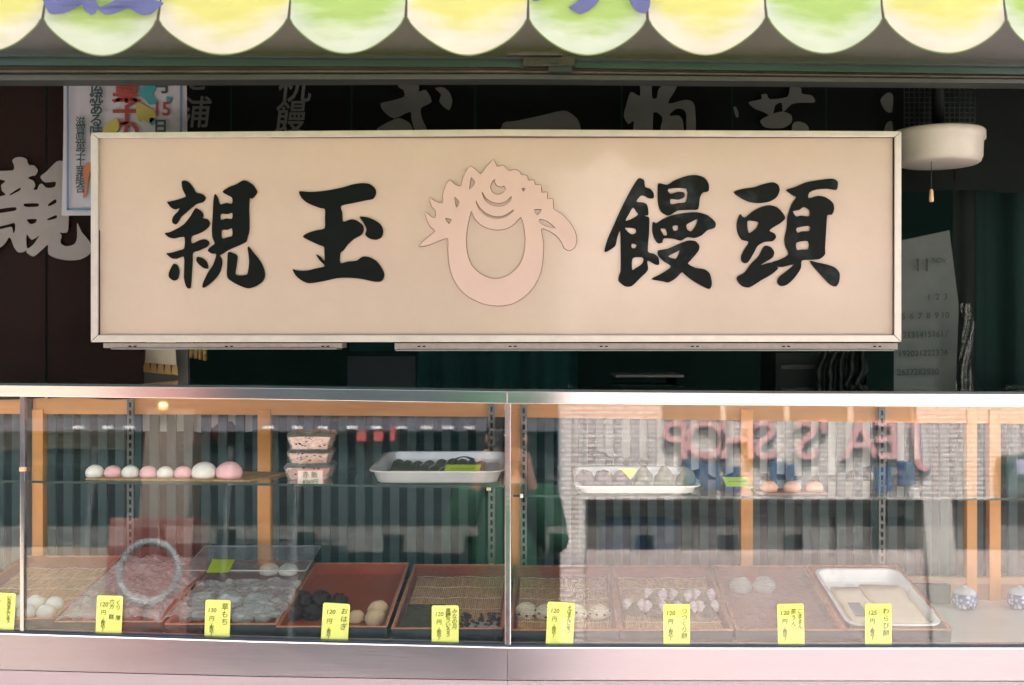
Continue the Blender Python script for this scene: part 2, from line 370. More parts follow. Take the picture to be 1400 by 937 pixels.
brush([
 [(228,135),(250,127),(275,138),(300,170),(322,205),(350,210),(375,225),(380,245),(365,265),(330,275),(300,295),(260,330),(225,360),(205,395),(188,408),(170,398),(168,375),(180,350),(205,325),(215,305),(185,312),(160,300),(135,265),(150,262),(200,250),(245,235),(255,225),(235,185)],
 [(320,303),(350,320),(368,345),(365,368),(395,375),(408,400),(400,425),(370,450),(330,470),(292,485),(293,530),(340,510),(375,503),(400,515),(405,535),(385,555),(340,575),(300,590),(298,640),(292,740),(285,810),(270,818),(255,800),(243,750),(245,690),(242,615),(200,627),(165,625),(130,595),(160,590),(210,575),(245,560),(247,492),(215,490),(180,498),(145,490),(120,465),(150,458),(200,435),(245,405),(285,355),(305,320)],
 [(178,660),(205,672),(213,710),(205,755),(180,768),(150,750),(145,725),(158,690)],
 [(330,615),(365,625),(390,650),(398,688),(370,688),(335,660),(322,635)],
 [(443,212),(460,240),(475,280),(515,270),(550,275),(552,240),(530,225),(490,200),(530,170),(580,150),(628,125),(680,150),(700,175),(711,205),(680,243),(665,240),(660,300),(662,440),(650,490),(640,520),(590,545),(530,570),(490,597),(472,605),(485,630),(487,665),(470,720),(430,770),(375,812),(360,805),(370,770),(400,710),(430,665),(450,600),(420,595),(395,575),(415,550),(440,530),(425,490),(422,440),(428,330),(432,250)],
 [(478,342),(520,342),(552,335),(550,372),(515,370),(480,378)],
 [(485,445),(520,443),(550,433),(552,480),(520,490),(487,498)],
 [(525,588),(555,590),(585,610),(578,680),(572,725),(600,735),(640,730),(652,715),(660,650),(655,590),(650,560),(660,550),(690,590),(730,640),(755,690),(762,735),(745,775),(700,805),(655,818),(610,805),(560,780),(520,745),(520,660)]], 200, 220)
brush([
 [(137,197),(200,200),(270,197),(340,187),(420,170),(480,152),(540,144),(590,150),(625,180),(628,215),(610,245),(560,255),(480,272),(405,290),(412,330),(418,390),(470,375),(510,385),(545,415),(550,445),(535,475),(490,500),(450,535),(420,575),(402,590),(400,655),(450,645),(505,640),(540,615),(580,615),(630,640),(665,685),(683,730),(665,770),(620,775),(540,758),(460,750),(380,752),(290,772),(200,785),(150,765),(115,735),(95,695),(130,703),(190,703),(240,690),(300,675),(270,640),(245,600),(275,615),(300,640),(298,580),(297,553),(265,540),(220,520),(160,487),(200,460),(250,445),(300,432),(302,370),(302,312),(270,303),(220,285),(180,265),(150,235)],
 [(525,360),(570,362),(620,380),(660,410),(675,450),(665,490),(630,507),(590,500),(560,475),(568,440),(550,400)]], 380, 220)
brush([
 [(250,112),(283,125),(290,168),(322,180),(345,208),(343,240),(310,240),(285,225),(262,225),(235,262),(280,268),(303,285),(312,345),(285,352),(312,362),(318,380),(315,470),(308,580),(345,595),(375,620),(380,665),(350,663),(305,640),(308,700),(260,750),(205,803),(160,803),(120,770),(122,735),(133,700),(133,570),(130,450),(110,500),(100,545),(60,575),(35,585),(30,570),(50,500),(90,410),(130,320),(180,220),(220,150)],
 [(212,300),(232,325),(245,345),(205,372),(165,385),(185,345)], [(162,430),(225,435),(230,462),(205,472),(180,455)], [(205,530),(235,540),(225,560),(205,558)], [(210,625),(265,618),(280,632),(270,660),(225,690),(207,697)],
 [(375,145),(430,155),(480,125),(560,97),(620,93),(670,110),(697,150),(695,195),(660,205),(640,240),(630,310),(580,315),(500,320),(440,352),(390,325),(372,270),(370,200)],
 [(440,180),(553,180),(550,262),(500,272),(455,280),(453,245),(500,250),(540,235),(540,205),(500,200),(450,212)],
 [(340,392),(360,400),(400,375),(460,350),(540,335),(620,330),(690,350),(740,395),(735,430),(690,445),(650,480),(605,495),(560,490),(520,512),(470,500),(410,498),(400,525),(370,528),(345,490),(335,440)],
 [(388,437),(420,437),(430,475),(410,478),(400,460)], [(468,418),(498,415),(500,440),(480,450),(468,440)], [(555,410),(590,390),(625,375),(615,410),(585,452),(560,440)],
 [(372,575),(430,565),(500,535),(560,512),(610,515),(637,545),(630,580),(580,640),(565,660),(610,685),(670,695),(705,725),(717,790),(700,822),(650,800),(590,765),(545,730),(525,715),(490,750),(440,780),(400,772),(330,758),(380,730),(430,700),(455,675),(410,645),(375,610)],
 [(440,610),(480,590),(510,575),(500,605),(485,628),(450,620)]], 820, 220)
brush([
 [(60,200),(120,180),(190,170),(250,150),(310,138),(345,155),(355,190),(335,235),(290,262),(230,272),(160,265),(100,235)],
 [(100,342),(130,365),(180,325),(240,295),(290,285),(340,300),(375,335),(390,370),(360,400),(310,430),(290,450),(320,465),(332,490),(310,515),(260,520),(215,545),(190,590),(160,640),(140,657),(112,645),(108,610),(130,565),(155,520),(110,505),(85,460),(80,400)],
 [(148,390),(180,385),(218,395),(205,430),(175,455),(155,460)],
 [(265,543),(300,555),(320,585),(310,620),(270,645),(235,668),(300,652),(335,675),(343,693),(300,730),(230,770),(160,812),(110,800),(82,765),(85,740),(130,715),(170,660),(220,610),(245,560)],
 [(395,188),(450,170),(520,140),(600,125),(690,115),(722,130),(727,150),(718,187),(660,180),(590,185),(545,205),(540,240),(600,225),(650,235),(695,270),(703,310),(690,345),(660,350),(655,400),(645,560),(645,600),(610,630),(550,635),(497,640),(490,690),(450,750),(400,795),(360,802),(340,780),(350,745),(400,705),(445,665),(380,680),(340,678),(305,650),(350,635),(410,600),(390,545),(385,500),(400,430),(405,360),(430,280),(460,235),(440,222)],
 [(440,325),(480,315),(510,297),(545,318),(542,355),(490,352),(460,358)], [(465,430),(545,418),(543,450),(500,452),(468,462)], [(463,525),(535,515),(538,565),(500,568),(465,570)],
 [(550,640),(590,650),(660,665),(710,685),(738,720),(735,775),(715,805),(680,795),(630,745),(590,700),(560,665)]], 990, 220)
crest = [
 [(490,37),(510,80),(545,70),(580,105),(610,95),(640,105),(650,127),(685,130),(690,160),(725,155),(730,185),(765,185),(768,230),(803,225),(800,268),(835,265),(838,325),(880,350),(930,400),(960,450),(972,500),(962,545),(930,566),(900,550),(885,515),(850,475),(800,445),(765,440),(778,520),(775,620),(760,700),(720,780),(660,840),(590,878),(510,887),(430,875),(350,838),(290,785),(250,715),(232,640),(225,560),(225,495),(180,505),(120,530),(55,543),(90,505),(150,455),(120,425),(100,380),(92,340),(120,365),(150,378),(152,335),(130,310),(118,258),(150,280),(195,290),(195,240),(210,195),(235,155),(260,180),(298,193),(310,150),(330,105),(355,75),(385,95),(415,122),(440,90),(465,60)],
 [(360,335),(380,380),(415,415),(460,438),(515,445),(565,437),(610,410),(648,370),(665,420),(675,500),(668,580),(640,650),(590,700),(530,727),(470,727),(410,700),(360,650),(335,580),(328,500),(340,410)],
 [(387,275),(410,315),(450,350),(500,367),(550,362),(605,328),(600,345),(560,372),(510,382),(455,370),(410,335),(390,300)],
 [(423,222),(445,258),(480,282),(520,290),(560,280),(592,248),(592,270),(565,298),(520,310),(475,302),(440,275),(425,245)],
 [(498,150),(480,165),(470,195),(480,225),(510,242),(545,230),(560,205),(550,187),(535,195),(510,188),(498,170)],
 [(360,140),(383,172),(348,213),(352,175)], [(262,252),(292,285),(275,318),(265,290)], [(207,377),(245,385),(232,412),(220,400)], [(652,203),(675,203),(662,225)], [(725,328),(768,328),(745,362)], [(755,382),(800,393),(850,435),(800,428),(758,405)]]
for r in crest: tube('crest_shadow_outline', [P(560+x/4.258, 210+y/4.258, SY-.0004) for x, y in smoothring(r, 2)], .0012, signshade, sg, 5, closed=True)  # thin brown tubes stand in for the shadow around the raised crest
shape('crest', crest, SY-.0016, .004, signpink, sg, 560, 210, 4.258, 2)
for i, (x0, x1, y1, lab) in enumerate(((143, 468, 478, 'shorter grey fluorescent fitting under the left end of the beige sign'), (540, 1226, 480, 'longer grey fluorescent fitting under the middle and right of the beige sign'))):
    t = thing('light_fitting', lab, 'light fitting', P((x0+x1)/2, y1, SY+.03), 'slim light fittings under the sign')
    box('housing', P(x0, 0, SY+.02).x, P(x1, 0, SY+.02).x, SY+.012, SY+.075, P(0, y1-2, SY+.01).z, P(0, 469, SY+.01).z, mat('fitting_paint', (.24,.225,.195), .5, .2, .15, 60, .2), t, bevel=.002)
    box('cover', P(x0+(12 if i == 0 else 2), 0, SY+.02).x, P(x1-6, 0, SY+.02).x, SY+.006, SY+.07, P(0, y1, SY+.01).z, P(0, y1-1.6, SY+.01).z, mat('fitting_edge', (.16,.17,.15), .5), t)
    for q in range(3 if i == 0 else 6):
        xx = x0+30+q*(x1-x0-60)/(2 if i == 0 else 5)
        boxes('slot', [(P(xx+d, 0, SY).x, P(xx+d+4, 0, SY).x, SY+.0105, SY+.0125, P(0, 474.6, SY+.01).z, P(0, 473, SY+.01).z) for d in (0, 7)], ink, t)

# ------------------------------------------------------------------ noren curtains behind the sign
NY = .42
noren_m = mat('shaded_brown_cotton', (.003,.0052,.0038), .95, 0, .25, 8, .4, 300)  # brown noren cotton with the shade put into its colour
noren_l = mat('brown_cotton', (.010,.0045,.003), .95, 0, .25, 8, .4, 300)
nchar = mat('undyed_cotton_print', (.19,.18,.165), .95, 0, .1, 8, .3, 300)
def ny(x, amp=.008): return NY+amp*math.sin(x*11)+amp*.5*math.sin(x*23+1)
def noren(label, edges, yt, yb, m, loc):
    t = thing('noren_curtain', label, 'curtain', loc, 'dark noren curtains behind the sign')
    for x0, x1 in zip(edges, edges[1:]):
        a = P(x0+1.2, yt, NY); b = P(x1-1.2, yb, NY)
        sheet('cloth_panel', lambda u, v: Vector((lerp(a.x, b.x, u), ny(lerp(a.x, b.x, u))+.004*v*math.sin(u*5), lerp(a.z, b.z, v)+.003*math.sin(u*7)*v)), 24, 8, m, t)
    return t
nl = noren('tall brown noren with a big white brush character left of the sign', [-130, 66, 196], 60, 545, noren_l, P(60, 60, NY))
nm = noren('shaded noren with brush characters dulled grey by shade above the sign', [196, 316, 480, 650, 850, 1000, 1130, 1302, 1420, 1560], 60, 262, noren_m, P(760, 60, NY))
def nshape(rings, ox, oy, sc, par, m=nchar):
    strokes('brush_stroke', rings, NY-.016, .0008, m, par, ox, oy, sc)
nshape([
 [(-90,225),(-40,228),(90,225),(100,190),(88,155),(110,135),(150,130),(190,145),(205,185),(245,190),(270,225),(255,258),(225,265),(200,280),(240,300),(252,335),(240,360),(265,362),(278,330),(300,320),(325,345),(355,350),(392,340),(395,305),(320,310),(288,270),(330,235),(400,165),(450,160),(490,220),(490,380),(488,640),(460,670),(425,668),(440,690),(432,740),(470,765),(530,750),(550,700),(550,600),(580,660),(630,720),(648,760),(640,820),(570,860),(480,865),(400,850),(345,820),(342,755),(300,790),(240,838),(190,810),(190,790),(170,805),(130,808),(100,770),(70,700),(40,740),(0,775),(-90,800)],
 [(-50,510),(60,490),(115,488),(112,510),(60,520),(-50,535)], [(-50,635),(50,612),(105,600),(108,650),(95,672),(85,628),(40,635),(-50,655)], [(172,462),(270,460),(270,482),(185,485)], [(193,575),(262,572),(250,600),(215,605)], [(345,465),(395,430),(402,455),(350,480)], [(340,570),(400,543),(402,565),(345,580)], [(190,680),(225,720),(270,695),(280,690),(240,750),(193,780)], [(70,395),(140,350),(145,365),(80,400)], [(-50,285),(0,290),(40,302),(10,330),(15,370),(40,400),(-50,405)]], 0, 190, 5.207, nl)
nd = mat('shaded_cotton_print', (.10,.108,.096), .95, 0, .1, 8, .3, 300)  # darker copy of the noren print, shade painted in
nshape([[(185,-20),(315,-20),(318,60),(320,90),(360,80),(395,150),(330,190),(340,260),(365,310),(380,400),(320,400),(275,260),(265,210),(170,250),(105,205),(90,160),(150,145),(230,120),(225,80),(195,60)], [(415,70),(465,65),(505,100),(518,150),(500,200),(460,175),(440,145),(450,105)], [(70,310),(150,265),(205,248),(270,285),(270,350),(85,350)]], 500, 105, 4.375, nm, nd)
nshape([[(820,280),(900,265),(1040,235),(1180,203),(1235,225),(1275,270),(1285,380),(1100,360),(820,390)]], 500, 105, 4.375, nm, nd)
nshape([[(150,-20),(205,-20),(210,95),(232,98),(240,60),(275,20),(285,-20),(335,-20),(325,50),(285,125),(370,108),(410,140),(412,330),(370,330),(370,180),(350,152),(320,152),(290,182),(335,182),(355,215),(355,330),(250,330),(250,240),(258,190),(215,170),(208,330),(120,330),(125,210),(100,222),(78,185),(90,130),(110,72),(150,90),(155,60)]], 830, 105, 3.415, nm, nd)
nshape([[(660,120),(720,105),(720,85),(745,82),(760,105),(840,95),(855,50),(880,45),(905,55),(910,80),(955,88),(970,120),(900,122),(860,130),(822,165),(815,122),(785,135),(770,185),(730,165),(690,150)], [(715,205),(770,175),(820,163),(860,180),(860,215),(820,240),(740,238)], [(865,225),(900,210),(940,235),(940,330),(865,330)], [(1275,110),(1310,75),(1335,90),(1330,165),(1300,160)], [(1300,225),(1330,210),(1335,300),(1290,300)]], 830, 105, 3.415, nm, nd)
nshape([[(590,145),(600,140),(612,165),(612,190),(600,185)]], 830, 105, 3.415, nm, nd)
for body, x, y, s in (('祝', 402, 92, 52), ('饅', 395, 139, 48), ('と', 268, 92, 36), ('浦', 267, 134, 44)):
    text('small_brush_character', body, s*2.82/F*1.02, P(x, y, NY-.018), nd, nm, offset=.0009, shear=.12, sx=.9)

# ------------------------------------------------------------------ poster
PY = .22
po = thing('paper_poster', 'white poster with blue border and red and black vertical lettering above the sign corner', 'poster', P(170, 90, PY))
paper = mat('poster_paper', (.26,.265,.28), .75, 0, .05, 10, .1, 60)
def pf(u, v): 
    a = P(lerp(87, 256, u)-3*v*(1-u), 85, PY); b = P(0, 295, PY); return Vector((a.x, PY+.004*math.sin(u*5+v*3), lerp(a.z, b.z, v)))
sheet('paper', pf, 12, 12, paper, po)
PB = PY-.008
pbl = mat('print_blue', (0.072,0.121,0.187), .7); pblk = mat('print_black', (.02,.045,.045), .7); pred = mat('print_red', (0.165,0.033,0.025), .7)
pteal = mat('print_teal', (0.028,0.149,0.154), .7); pyel = mat('print_yellow', (0.231,0.209,0.055), .7); por = mat('print_orange', (0.275,0.099,0.050), .7)
for (x0, y0, x1, y1) in ((91,85,94,287),(246,85,249,287),(91,285,249,287.5)): pbox('border_line', x0, y0, x1, y1, PB, PB+.0006, pbl, po)
def col(body, x, y, size_px, m, par, Y, bold=0, line=1.0, sx=1):
    return text('printed_text', '\n'.join(body), size_px*(D+Y)/F*1.05, P(x, y, Y), m, par, offset=bold, space=line*.72, sx=sx)
col('滋賀県菓子工業組合', 110, 160, 13.5, pblk, po, PB, .0002, 1.12)
col('伝統ある味', 131.5, 109, 18, pblk, po, PB, .0006, 1.16)
col('和菓子の日', 173, 76, 38, pred, po, PB, .0016, 1.02)
col('6月', 220, 82, 26, pblk, po, PB, .001, 1.1)
text('printed_text', '15', 26*(D+PB)/F, P(221, 137, PB-.001), pred, po, offset=.0008)
text('printed_text', '日', 20*(D+PB)/F, P(219.5, 164, PB-.001), pblk, po, offset=.001)
shape('flower_print', [[(520,110),(560,60),(620,30),(640,80),(620,120),(660,170),(600,185),(570,150)]], PB, .0005, pteal, po, 80, 105, 4.805)
shape('flower_print', [[(520,170),(570,190),(620,220),(640,260),(600,310),(560,280),(530,300),(510,230)]], PB, .0005, pyel, po, 80, 105, 4.805); shape('flower_print', [[(290,360),(330,300),(380,270),(400,330),(370,370)]], PB, .0005, pyel, po, 80, 105, 4.805)
shape('flower_print', [[(595,280),(620,268),(635,300),(612,320)]], PB, .0005, pteal, po, 80, 105, 4.805); shape('flower_print', [[(710,130),(745,140),(735,170),(712,165)]], PB, .0005, pteal, po, 80, 105, 4.805)
shape('ribbon_print', [[(170,580),(205,560),(215,600),(195,680),(190,740),(170,800),(160,780),(175,720),(160,640)]], PB, .0005, por, po, 80, 105, 4.805)

# ------------------------------------------------------------------ things seen under and beside the sign
IY = .50
t = thing('fringed_paper_charm', 'cream card with a row of tan straw tufts hanging below the sign at left', 'charm', P(226, 480, IY))
mobj('card', [P(203,440,IY),(P(238,440,IY)),(P(241,500,IY)),(P(198,496,IY))]+[p+Vector((0,.004,0)) for p in (P(203,440,IY),P(238,440,IY),P(241,500,IY),P(198,496,IY))], [(0,1,2,3),(4,5,6,7),(0,1,5,4),(1,2,6,5),(2,3,7,6),(3,0,4,7)], mat('cream_card', (.62,.55,.42), .8), t)
straw = mat('tan_straw', (.50,.33,.13), .8, 0, .25, 150, .5, stretch=(6,6,.6))
for i in range(5):
    x = 196+i*9.6; y = 496+i*.9
    mobj('straw_tuft', [P(x+1.2,y,IY-.006),P(x+8,y+.6,IY-.006),P(x+9,y+14,IY-.008),P(x-1.2+i*.2,y+12.5,IY-.008),P(x+1.2,y,IY+.006),P(x+8,y+.6,IY+.006),P(x+9,y+14,IY+.008),P(x-1.2+i*.2,y+12.5,IY+.008)], [(0,1,2,3),(4,5,6,7),(0,1,5,4),(1,2,6,5),(2,3,7,6),(3,0,4,7)], straw, t, bevel=.0016)
t = tag(pbox('pale_panel', 197, 440, 257, 560, IY+.03, IY+.045, mat('pale_grey_board', (.13,.14,.13), .8, 0, .15, 20)), 'pale grey board behind the fringed cream card', 'board')
t = thing('straw_bundle', 'small bunch of dark tan straw hanging to the right of the cream card', 'charm', P(272, 478, IY))
for i in range(4):
    tube('straw_tuft', [P(263+i*6, 465, IY), P(262+i*6, 480, IY-.004), P(261+i*6.4, 489+i*1.3, IY)], [.003,.006,.005], mat('dark_straw', (.25,.17,.06), .8, 0, .4, 100, .4), t)
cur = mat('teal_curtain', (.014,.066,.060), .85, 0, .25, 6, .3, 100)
def wavy(x0, x1, y0, y1, Y, amp, fr):
    return lambda u, v: (lambda a, b: Vector((lerp(a.x, b.x, u), Y+amp*math.sin(u*fr)+amp*.4*math.sin(u*fr*2.7+1), lerp(a.z, b.z, v))))(P(x0, y0, Y), P(x1, y1, Y))
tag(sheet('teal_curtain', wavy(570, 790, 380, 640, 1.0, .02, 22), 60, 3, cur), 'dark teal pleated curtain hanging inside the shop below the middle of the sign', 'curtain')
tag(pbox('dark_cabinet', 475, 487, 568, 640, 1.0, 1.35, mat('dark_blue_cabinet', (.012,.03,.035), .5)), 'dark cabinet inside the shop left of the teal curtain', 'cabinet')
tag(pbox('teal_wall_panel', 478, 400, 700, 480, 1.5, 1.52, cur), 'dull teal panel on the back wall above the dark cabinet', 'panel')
t = thing('wall_shelf', 'dark shelf with a thin pale front edge inside the shop below the sign', 'shelf', P(880, 514, .9))
pbox('shelf_board', 842, 513, 935, 516, .9, 1.2, mat('pale_shelf_edge', (.30,.29,.25), .5), t, bevel=.001)
pbox('lower_board', 842, 528, 935, 531, .9, 1.2, mat('pale_shelf_edge', (.3,.3,.25), .5), t, bevel=.001)
pbox('side_board', 925, 513, 935, 600, .91, 1.2, dark, t)
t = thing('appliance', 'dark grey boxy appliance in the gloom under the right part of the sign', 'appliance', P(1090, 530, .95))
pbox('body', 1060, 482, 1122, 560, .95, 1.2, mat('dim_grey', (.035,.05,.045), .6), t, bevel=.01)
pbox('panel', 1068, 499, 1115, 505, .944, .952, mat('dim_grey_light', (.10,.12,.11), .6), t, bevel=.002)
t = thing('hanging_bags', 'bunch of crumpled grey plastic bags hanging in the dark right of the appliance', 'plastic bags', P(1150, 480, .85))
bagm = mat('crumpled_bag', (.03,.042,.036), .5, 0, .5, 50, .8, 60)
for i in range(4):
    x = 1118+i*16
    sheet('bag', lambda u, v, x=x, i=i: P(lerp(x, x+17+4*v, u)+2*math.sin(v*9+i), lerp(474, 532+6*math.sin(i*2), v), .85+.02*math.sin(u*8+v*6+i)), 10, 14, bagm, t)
# calendar
cal = thing('wall_calendar', 'large curled paper calendar with rows of dates right of the sign', 'calendar', P(1270, 320, .46))
calm = mat('calendar_paper', (.06,.076,.068), .8, 0, .1, 14, .2, 40, col2=(.08,.092,.082))
def cf(u, v):
    x = lerp(1222, lerp(1298, 1311, min(1, v*2.2)) - (9*max(0, v-.45) if v > .45 else 0), u); y = lerp(lerp(331, 315, u), 545, v)
    return P(x, y, .46-.045*max(0, u-.72)*3.2*(v**1.5))
sheet('page', cf, 16, 16, calm, cal)
calink = mat('calendar_ink', (.028,.038,.033), .8)
rows = [['', '', '', '1', '2', '3'], ['5', '6', '7', '8', '9', '10'], ['12', '13', '14', '15', '16', '17'], ['19', '20', '21', '22', '23', '24'], ['26', '27', '28', '29', '30', '']]
for r, row in enumerate(rows):
    for q, s in enumerate(row):
        if s: text('date_number', s, .021, P(1236+q*11.4-r*.9, 401+r*25.5+(1-q*.35), .445-.012*max(0, q-4)), calink, cal, offset=.0003)
text('month_number', '11', .045, P(1261, 351, .447), calink, cal, offset=.0004)
text('month_name', 'NOV', .016, P(1284, 352, .447), calink, cal)
t = thing('hanging_plastic_strip', 'glinting twisted strip of clear plastic hanging beside the calendar', 'plastic strip', P(1320, 420, .44))
glint = clear('glossy_strip', (.6,.7,.6), .08, .15, .06, (.2,.22,.16), .8, 70)
sheet('strip', lambda u, v: P(lerp(1312, 1328, u)+3*math.sin(v*8)+4*v, lerp(415, 560, v), .44+.012*math.sin(u*9+v*14)), 8, 40, glint, t)
tube('cord', [P(1306+2*math.sin(i*.8), 440+i*10, .45) for i in range(12)], .0016, mat('olive_cord', (.35,.33,.2), .5, 0, .4, 90), t)
tag(sheet('dark_green_cloth', wavy(1336, 1600, 262, 620, .62, .018, 20), 40, 3, mat('dark_green_cloth', (.003,.014,.011), .9, 0, .2, 5)), 'very dark green cloth hanging at the right edge beside the calendar', 'curtain')
tag(sheet('dark_post', wavy(1303, 1334, 150, 600, .50, .003, 8), 8, 3, mat('dark_post_paint', (.002,.005,.004), .8)), 'dark narrow post behind the hanging lamp pull cord', 'post')
# lamp
LYY = .26
lc = P(1283, 182, LYY)
lamp = thing('ceiling_lamp', 'round cream drum shaped lamp with pull cord at the right end of the sign', 'lamp', lc)
lathe('lamp_shade', [(.02,.004),(.101,.004),(.105,.0),(.105,-.018),(.100,-.022),(.0985,-.058),(.094,-.070),(.088,-.074),(.02,-.074)], lc+Vector((0,0,-.0)), cream, lamp, 48)
lathe('stem', [(.014,.35),(.014,.0)], lc, ink, lamp, 12)
tube('pull_cord', [lc+Vector((-.033,-.05,-.07)), lc+Vector((-.033,-.05,-.138))], .0008, darkmetal, lamp)
lathe('pull_weight', [(.002,.014),(.004,.011),(.0052,-.006),(.0052,-.014),(.003,-.0155)], lc+Vector((-.033,-.05,-.152)), mat('wooden_bead', (.60,.42,.22), .5), lamp, 12)
# vent mesh above the lamp
vt = thing('vent_grille', 'dark metal grille above the round cream lamp', 'grille', P(1285, 150, .34))
a = P(1236, 100, .34); b = P(1332, 196, .34)
bl = [(a.x+i*(b.x-a.x)/14, a.x+i*(b.x-a.x)/14+.002, .338, .342, b.z, a.z) for i in range(15)]+[(a.x, b.x, .336, .339, b.z+i*(a.z-b.z)/14, b.z+i*(a.z-b.z)/14+.002) for i in range(15)]
boxes('mesh_bars', bl, mat('vent_metal', (.012,.022,.018), .4, .5), vt)

# ------------------------------------------------------------------ display cases
TOPT = [(0,527),(350,530.5),(700,535.5),(1050,538),(1400,539)]
TOPB = [(0,542),(350,546),(700,552),(1050,554.5),(1400,557)]
BST = [(0,867.5),(350,878.5),(700,886.8),(1050,887.6),(1400,887.6)]
BSB = [(0,916),(350,925),(700,930.5),(1400,931.5)]
DB = .43                                      # rear of the case
def gY(z): return (z-.855)*.107               # the front glass leans back
def zf(px): return P(px, interp(px, BST)-4, .006).z          # floor height
SHL = [(0,656.5),(690,664.5)]; SHR = [(700,676),(1400,681)]
def zs(px): return P(px, interp(px, SHL if px < 695 else SHR), .09).z
chan = mat('blue_black_channel', (.03,.045,.07), .3, .3); tanrun = mat('worn_tan_runner', (.34,.25,.20), .6, 0, .3, 80, .2, stretch=(.2,1,1))
hil = mat('highlight_trim', (.85,.85,.85), .22, .9, .03); floorm = mat('case_floor_board', (.62,.57,.50), .35, 0, .08, 6, .05, 60)
seam = mat('seam_shadow', (.02,.025,.03), .7)
panegl = clear('door_glass', (.93,.96,.95), .012)
def case(label, xs, uprights, standards, mull, loc, rail):
    t = thing('display_case', label, 'display case', loc, 'two glass fronted display cases joined side by side')
    strip('top_rail', TOPT, TOPB, .042, .062, xs, steel, t, bevel=.0008)
    V = []; Fc = []
    for i, x in enumerate(xs):
        a = P(x, interp(x, TOPT), .05); V += [Vector((a.x, .050, a.z+.004)), Vector((a.x, DB+.02, a.z+.004)), Vector((a.x, DB+.02, a.z-.002)), Vector((a.x, .050, a.z-.002))]
    n = len(xs)
    for i in range(n-1):
        for j in range(4): Fc.append((4*i+j, 4*i+(j+1) % 4, 4*i+4+(j+1) % 4, 4*i+4+j))
    mobj('top_glass', [Vector((v.x, v.y+.008, v.z)) for v in V], Fc, glass, t)
    strip('top_edge', off(TOPT, -3.2), off(TOPT, -.2), .046, .056, xs, mat('dark_top_edge', (.012,.03,.025), .25), t)
    # leaning front glass
    V = []
    for x in xs:
        b = P(x, interp(x, BST)-2, 0); b.y = gY(b.z); a = P(x, interp(x, TOPB)-3, .055); a.y = gY(a.z)
        V += [a, b, b+Vector((0,.005,0)), a+Vector((0,.005,0))]
    Fc = [(4*i+j, 4*i+(j+1) % 4, 4*i+4+(j+1) % 4, 4*i+4+j) for i in range(n-1) for j in range(4)]
    mobj('front_glass', V, Fc, glass, t)
    strip('sill_runner', off(BST, -7.5), off(BST, -4.8), .009, .02, xs, tanrun, t)
    strip('glass_channel', off(BST, -4.8), off(BST, -1.2), -.006, .012, xs, chan, t)
    strip('highlight_trim', off(BST, -1.6), off(BST, 0), -.014, .0, xs, hil, t)  # the sill's highlight line, put in as a near-white strip
    bp = strip('base_panel', off(BST, 0), off(BSB, -1.3), -.012, .02, xs, steel3, t, bevel=0)
    for v in bp.data.vertices:
        if v.co.y+LOC[t.name].y < 0: v.co.y += .0075*(1 if v.index % 4 == 0 else -1)*.5+.0
    strip('seam', off(BSB, -1.3), off(BSB, .5), -.006, .02, xs, seam, t)
    a = P(0, 0, -.012)
    strip('lower_panel', off(BSB, .5), [(0, 1380), (1400, 1380)], -.012, .02, xs, steel2, t, bevel=.0008)
    V = []
    for x in xs:
        X = P(x, 0, .006).x; z = zf(x); V += [(X, .010, z), (X, DB+.06, z), (X, DB+.06, z-.02), (X, .010, z-.02)]
    mobj('floor_board', V, Fc, floorm, t)
    # rear sliding doors
    hx0 = P(xs[0], 0, DB).x; hx1 = P(xs[-1], 0, DB).x
    HB = [(0,566),(350,567.5),(690,570.5),(1050,576),(1400,580)]; HT = [(0,532),(1400,546)]
    strip('door_header', HT, HB, DB, DB+.03, [x for x in xs], woodh, t, bevel=.001)
    for x0, x1 in uprights: 
        a = P(x0, 560, DB-.006); b = P(x1, 826, DB-.006); box('door_stile', a.x, b.x, DB-.006, DB+.02, b.z-.004, a.z, wood, t, bevel=.0015)
    if rail:
        strip('door_rail', [(0,788),(1400,790)], [(0,799),(1400,799)], DB-.004, DB+.018, xs, mat('pale_wood_rail', (.42,.25,.14), .5, 0, .2, 20, .2, stretch=(.1,1,1)), t, bevel=.001)
        strip('door_plinth', [(0,799),(1400,799)], [(0,826),(1400,826)], DB+.002, DB+.018, xs, mat('orange_brown_plinth', (.36,.17,.08), .5, 0, .2, 20, .2, stretch=(.1,1,1)), t)
    for x0, x1 in zip([xs[0]]+[u[1] for u in uprights], [u[0] for u in uprights]+[xs[-1]]):
        if x1-x0 > 20:
            a = P(x0, 564, DB+.008); b = P(x1, 800, DB+.008)
            if a.x < b.x: box('door_pane', a.x, b.x, DB+.007, DB+.010, b.z, a.z, panegl, t)
    for px, y0, y1 in standards:
        Y = DB-.02; a = P(px-4.5, y0, Y); b = P(px+4.5, y1, Y)
        o = box('shelf_standard', a.x, b.x, Y, Y+.008, b.z, a.z, mat('zinc_standard', (.10,.11,.11), .35, .8, .2, 120), t)
        L = []; z = a.z-.008
        while z > b.z+.01: L.append(((a.x+b.x)/2-.0028, (a.x+b.x)/2+.0028, Y-.0008, Y+.001, z-.012, z)); z -= .020
        for l in L: box('slot', *l, ink, o)
    for x0, x1 in mull:
        xm = (x0+x1)/2; zb = P(xm, interp(xm, BST)-3, 0).z; zt = P(xm, interp(xm, TOPB), .05).z
        V = []
        for z in (zb, zt):
            y = gY(z)-.004; k = (D+y)/F
            V += [((x0-CX)*k, y, z), ((x1-CX)*k, y, z), ((x1-CX)*k, y+.013, z), ((x0-CX)*k, y+.013, z)]
        mobj('front_post', V, [(0,1,2,3),(4,5,6,7),(0,1,5,4),(1,2,6,5),(2,3,7,6),(3,0,4,7)], steel, t, bevel=.002)
    # glass shelf
    V = []
    tab = SHL if xs[0] < 600 else SHR
